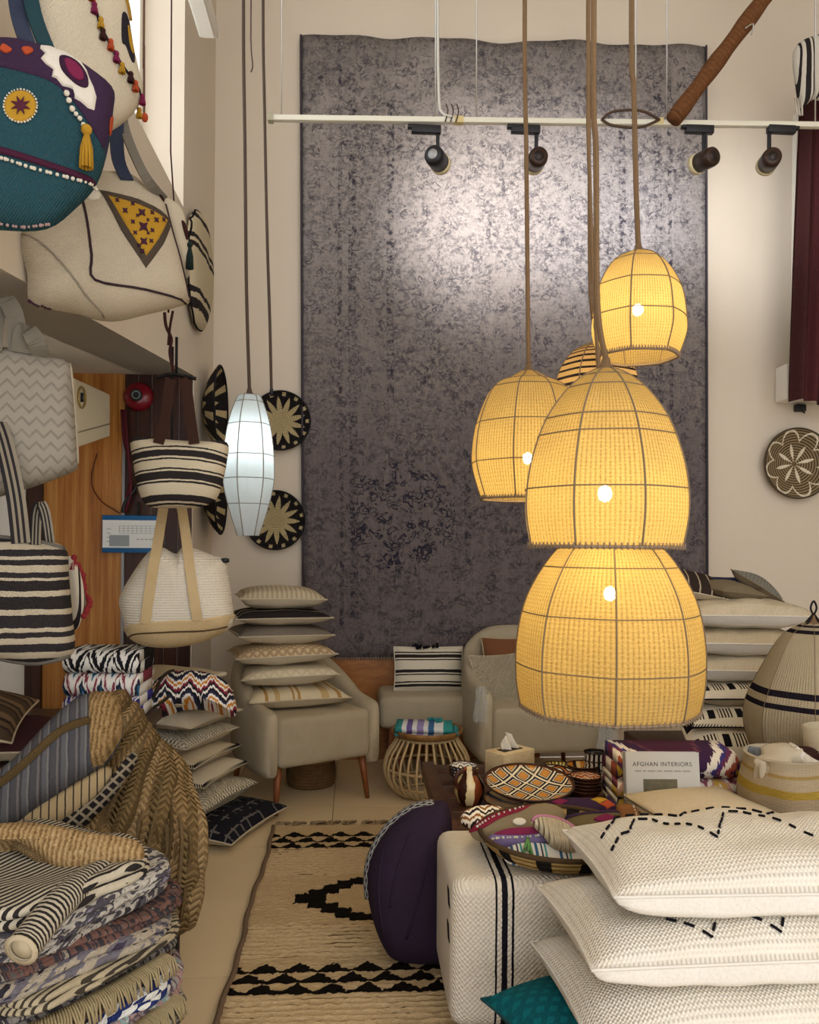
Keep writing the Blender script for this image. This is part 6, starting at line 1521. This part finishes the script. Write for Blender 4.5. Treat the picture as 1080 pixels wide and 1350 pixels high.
blst = stripes('blue_ticking', [(0, '#dcd8cb'), (.30, '#2a5a7c'), (.42, '#dcd8cb'), (.55, '#1f2c44'), (.62, '#dcd8cb'), (.70, '#2f8a8c'), (.78, '#dcd8cb'), (1, '#dcd8cb')], 'u', rep=4, warp=.003)
p, t = soft('striped_napkin', 'white cloth with blue and teal stripes lying in the coiled tray', 'textile', [(668, 1118), (690, 1112), (740, 1116), (785, 1122), (790, 1150), (770, 1152), (720, 1146), (675, 1140), (664, 1130)], (725, 1130), 2.47, .020, blst, .9)
p, t = soft('lilac_pouch', 'lilac zip pouch with magenta embroidery in the coiled tray', 'pouch', [(640, 1108), (660, 1098), (700, 1094), (725, 1098), (722, 1114), (690, 1118), (655, 1118)], (685, 1106), 2.53, .028, fabric('lilac', '#8a78a4', '#6a5884'), .9)
p.patch([(650, 1106), (670, 1098), (712, 1096), (716, 1104), (680, 1108)], .003, 3, 4).build('embroidered_flap', magenta, t, off=t.location)
bits(p, t, 'bead_edge', [(648, 1112), (680, 1112), (718, 1108)], .004, ivory, 16)
mb = MB()
for k, (a, b) in enumerate(((692, 1118), (697, 1122), (702, 1126), (690, 1128), (700, 1132))): mb.tube([p.on((694, 1112), .004), PD(a, b, 2.44)], .004, 5)
mb.build('yarn_tassel', fabric('green_yarn', '#7ab06a', '#5a9050', 10, 10), t, off=t.location)
p, t = soft('embroidered_bag', 'beige zip bag with crimson dotted band and white button, in the tray', 'bag', [(620, 1096), (640, 1080), (680, 1068), (720, 1062), (745, 1072), (735, 1090), (700, 1104), (660, 1110), (632, 1110)], (680, 1088), 2.62, .034, fabric('khaki', '#8f7f62', '#78694e'), .85)
p.patch([(618, 1096), (640, 1082), (685, 1066), (700, 1064), (690, 1074), (660, 1086), (632, 1100)], .004, 3, 4).build('crimson_band', fabric('crimson', '#8a1838', '#6a1028'), t, off=t.location)
bits(p, t, 'white_dots', [(628, 1096), (650, 1084), (688, 1070)], .0035, ivory, 14, .006)
p.patch([(683+9*math.cos(k*PI/5), 1091+5*math.sin(k*PI/5)) for k in range(10)], .005, 2, 2).build('button', ivory, t, off=t.location)
p, t = soft('animal_pouch', 'white, brown and black ikat pouch at the table edge beside the jug', 'pouch', [(608, 1076), (625, 1066), (650, 1064), (668, 1072), (655, 1084), (630, 1092), (612, 1090)], (638, 1078), 2.85, .035, ikat('animal_ikat', ['#e6dcc6', '#2a1a14', '#e6dcc6', '#8a5a2a'], 3, 2, 20, .5), .8)
p, t = soft('floral_pouch', 'dark plum pouch with pink and orange flowers behind the tray', 'pouch', [(712, 1064), (735, 1056), (775, 1054), (808, 1058), (812, 1070), (785, 1076), (740, 1076), (716, 1074)], (762, 1066), 2.86, .04, purple, .7)
for cx, cy, m in ((735, 1063, magenta), (787, 1060, mustard), (798, 1066, orange)):
    p.patch([(cx+9*(1+.25*math.cos(4*k*PI/6))*math.cos(k*PI/6), cy+4.5*(1+.25*math.cos(4*k*PI/6))*math.sin(k*PI/6)) for k in range(12)], .004, 2, 2).build('flower', m, t, off=t.location)
p, t = soft('embroidered_pouch', 'olive pouch with plum zip band and magenta tassel in front of the floral pouch', 'pouch', [(735, 1082), (770, 1074), (812, 1072), (818, 1084), (812, 1098), (770, 1098), (740, 1096)], (778, 1086), 2.72, .035, fabric('olive_cloth', '#7a6a44', '#5e5234'), .8)
p.patch([(735, 1082), (770, 1074), (812, 1072), (814, 1077), (770, 1080), (740, 1087)], .004, 3, 3).build('zip_band', purple, t, off=t.location)
p.patch([(780, 1086), (795, 1080), (808, 1084), (800, 1090), (786, 1090)], .006, 2, 2).build('tassel', magenta, t, off=t.location)
p, t = soft('glove_pouch', 'cream quilted mitten with pink edge lying across the tray', 'mitten', [(700, 1084), (712, 1078), (740, 1084), (762, 1100), (770, 1118), (752, 1124), (730, 1118), (716, 1102)], (735, 1100), 2.50, .03, fabric('cream_quilted', '#e2d2b0', '#d0bc94', 12, 4, 'ribu', .8, 8, .01), .8)
p.line([(701, 1085), (712, 1079), (740, 1085), (762, 1100)], .006, eps=.004).build('pink_edge', fabric('pink_edge', '#c48a9a', '#a86a7c', 10, 10), t, off=t.location)
p, t = soft('leather_pouch', 'tan leather pouch with studded strap beside the book', 'pouch', [(812, 1064), (828, 1060), (840, 1068), (842, 1090), (830, 1096), (816, 1090)], (827, 1078), 2.84, .03, fabric('tan_leather', '#8a5a30', '#6e4524', 90, 90, strength=.1), .4)
bits(p, t, 'studs', [(832, 1064), (836, 1078), (838, 1092)], .003, ivory, 10)

# ------------------------------------------------------------------ right cushion stack
rb = PD(960, 1000, 4.55)
t = thing('low_bench', 'low dark bench under the cushion stack behind the lampshade', 'bench', (rb.x, rb.y, 0))
MB().box((0, 0, .35), (.95, .70, .06)).build('top', chest, t, bevel=.01)
for sx_ in (-.42, .42):
    for sy_ in (-.30, .30): MB().box((sx_, sy_, .16), (.06, .06, .32)).build('leg', chest, t)
def m_mono(name, seed):
    def fn(nm):
        g = G(nm, .92, .1); u, v = g.uv(); fu = g.f('FRACT', g.f('ADD', g.f('MULTIPLY', u, 4.0), seed))
        blk = g.f('MULTIPLY', g.step(fu, .05, .30), g.step(g.f('FRACT', g.f('MULTIPLY', v, 3.0)), .25, .75))
        ln = g.f('MULTIPLY', g.step(fu, .42, .90), g.f('MULTIPLY', g.f('LESS_THAN', g.f('FRACT', g.f('MULTIPLY', u, 36.0)), .45), g.step(g.f('FRACT', g.f('MULTIPLY', v, 3.0)), .25, .8)))
        g.col(g.mix(g.f('MAXIMUM', blk, ln), '#ddd3bd', '#17151a')); g.weave(70, 70, .4); return g.m
    return mat(name, fn)
Z = .385
bx = PD(958, 900, 4.5)
for lab, w_, t_, fr, bk, dx, rx, edge in (
    ('cream cushion with black blocks and combs, lowest in the stack behind the banded lampshade', .62, .17, m_mono('mono_a', 0.0), natural, -.02, .42, None),
    ('cushion with black looped edging and dark corner, in the stack behind the lampshade', .58, .12, m_mono('mono_b', .4), natural, .0, .26, 'whip'),
    ('cream cushion with black serrated stripe, under three plain ones', .56, .13, m_mono('mono_c', .7), cream, .02, .10, None),
    ('plain cream cushion, lowest of three under the denim cushion', .60, .165, cream, satin, .02, 0, None),
    ('plain cream cushion, middle of three under the denim cushion', .62, .165, natural, satin, .03, 0, None),
    ('plain cream cushion with pointed corner, top of three under the denim cushion', .66, .175, cream, satin, .05, 0, None)):
    cushion(lab, w_, w_*.8, t_, (bx.x+dx, bx.y-.45*rx, Z+t_*.48+.08*rx), (rx, 0, -.12+random.uniform(-.05, .05)), fr, bk, edge=edge, pw=.34, pinch=.06, piping=MATS['black_yarn'] if t_ < .15 else None); Z += t_*.86
cushion('dark brown cushion with cream dashes leaning by the big pendant', .44, .34, .13, (bx.x-.22, bx.y+.08, Z+.09), (.25, .18, -.2), stripes('brown_dash', [(0, '#2a1f1c'), (.45, '#1c1618'), (.55, '#b5a68c'), (.68, '#2a1f1c'), (1, '#2a1f1c')], 'u', rep=7), cream)
cushion('dark denim cushion with blue dots on the stack behind the lampshade', .40, .34, .10, (bx.x+.08, bx.y+.20, Z+.07), (.1, 0, .1), fabric('denim', '#1f2f5a', '#16224a', 60, 60), MATS['denim'])
cushion('taupe cushion half under the denim cushion', .30, .26, .10, (bx.x+.0, bx.y-.02, Z+.055), (.1, .1, .3), fabric('taupe', '#8d7f68', '#75694f'), MATS['taupe'])
cushion('brown cushion with blue leaf print standing on its corner', .26, .22, .10, (bx.x+.22, bx.y+.10, Z+.075), (.45, .35, .6), m_diam('leaf_print', '#8b8470', '#3a5068', 8, .3), fabric('taupe2', '#9a8a70', '#7d6f58'))
# cushions inside the cream armchair
cushion('cream fringed cushion tucked into the cream armchair', .40, .36, .13, (.92, 5.10, .62), (1.1, 0, .4), quilt, cream)
cushion('brown cushion behind the fringed one in the cream armchair', .40, .36, .12, (1.02, 5.28, .70), (1.25, 0, .1), fabric('rust', '#8a5a3c', '#6e452c'), natural)

# trims of many tiny joined pieces
for o in scene.objects:
    if o.type == 'MESH' and o.name.split('.')[0] in ('fringe', 'bead_edge', 'pompom_trim', 'whip_stitch', 'braided_edge', 'white_dots', 'medallion_beads', 'printed_grid', 'studs', 'red_fringe', 'tassel_string', 'subtitle_line', 'yarn_tassel', 'rim_stitching'):
        o['kind'] = 'stuff'
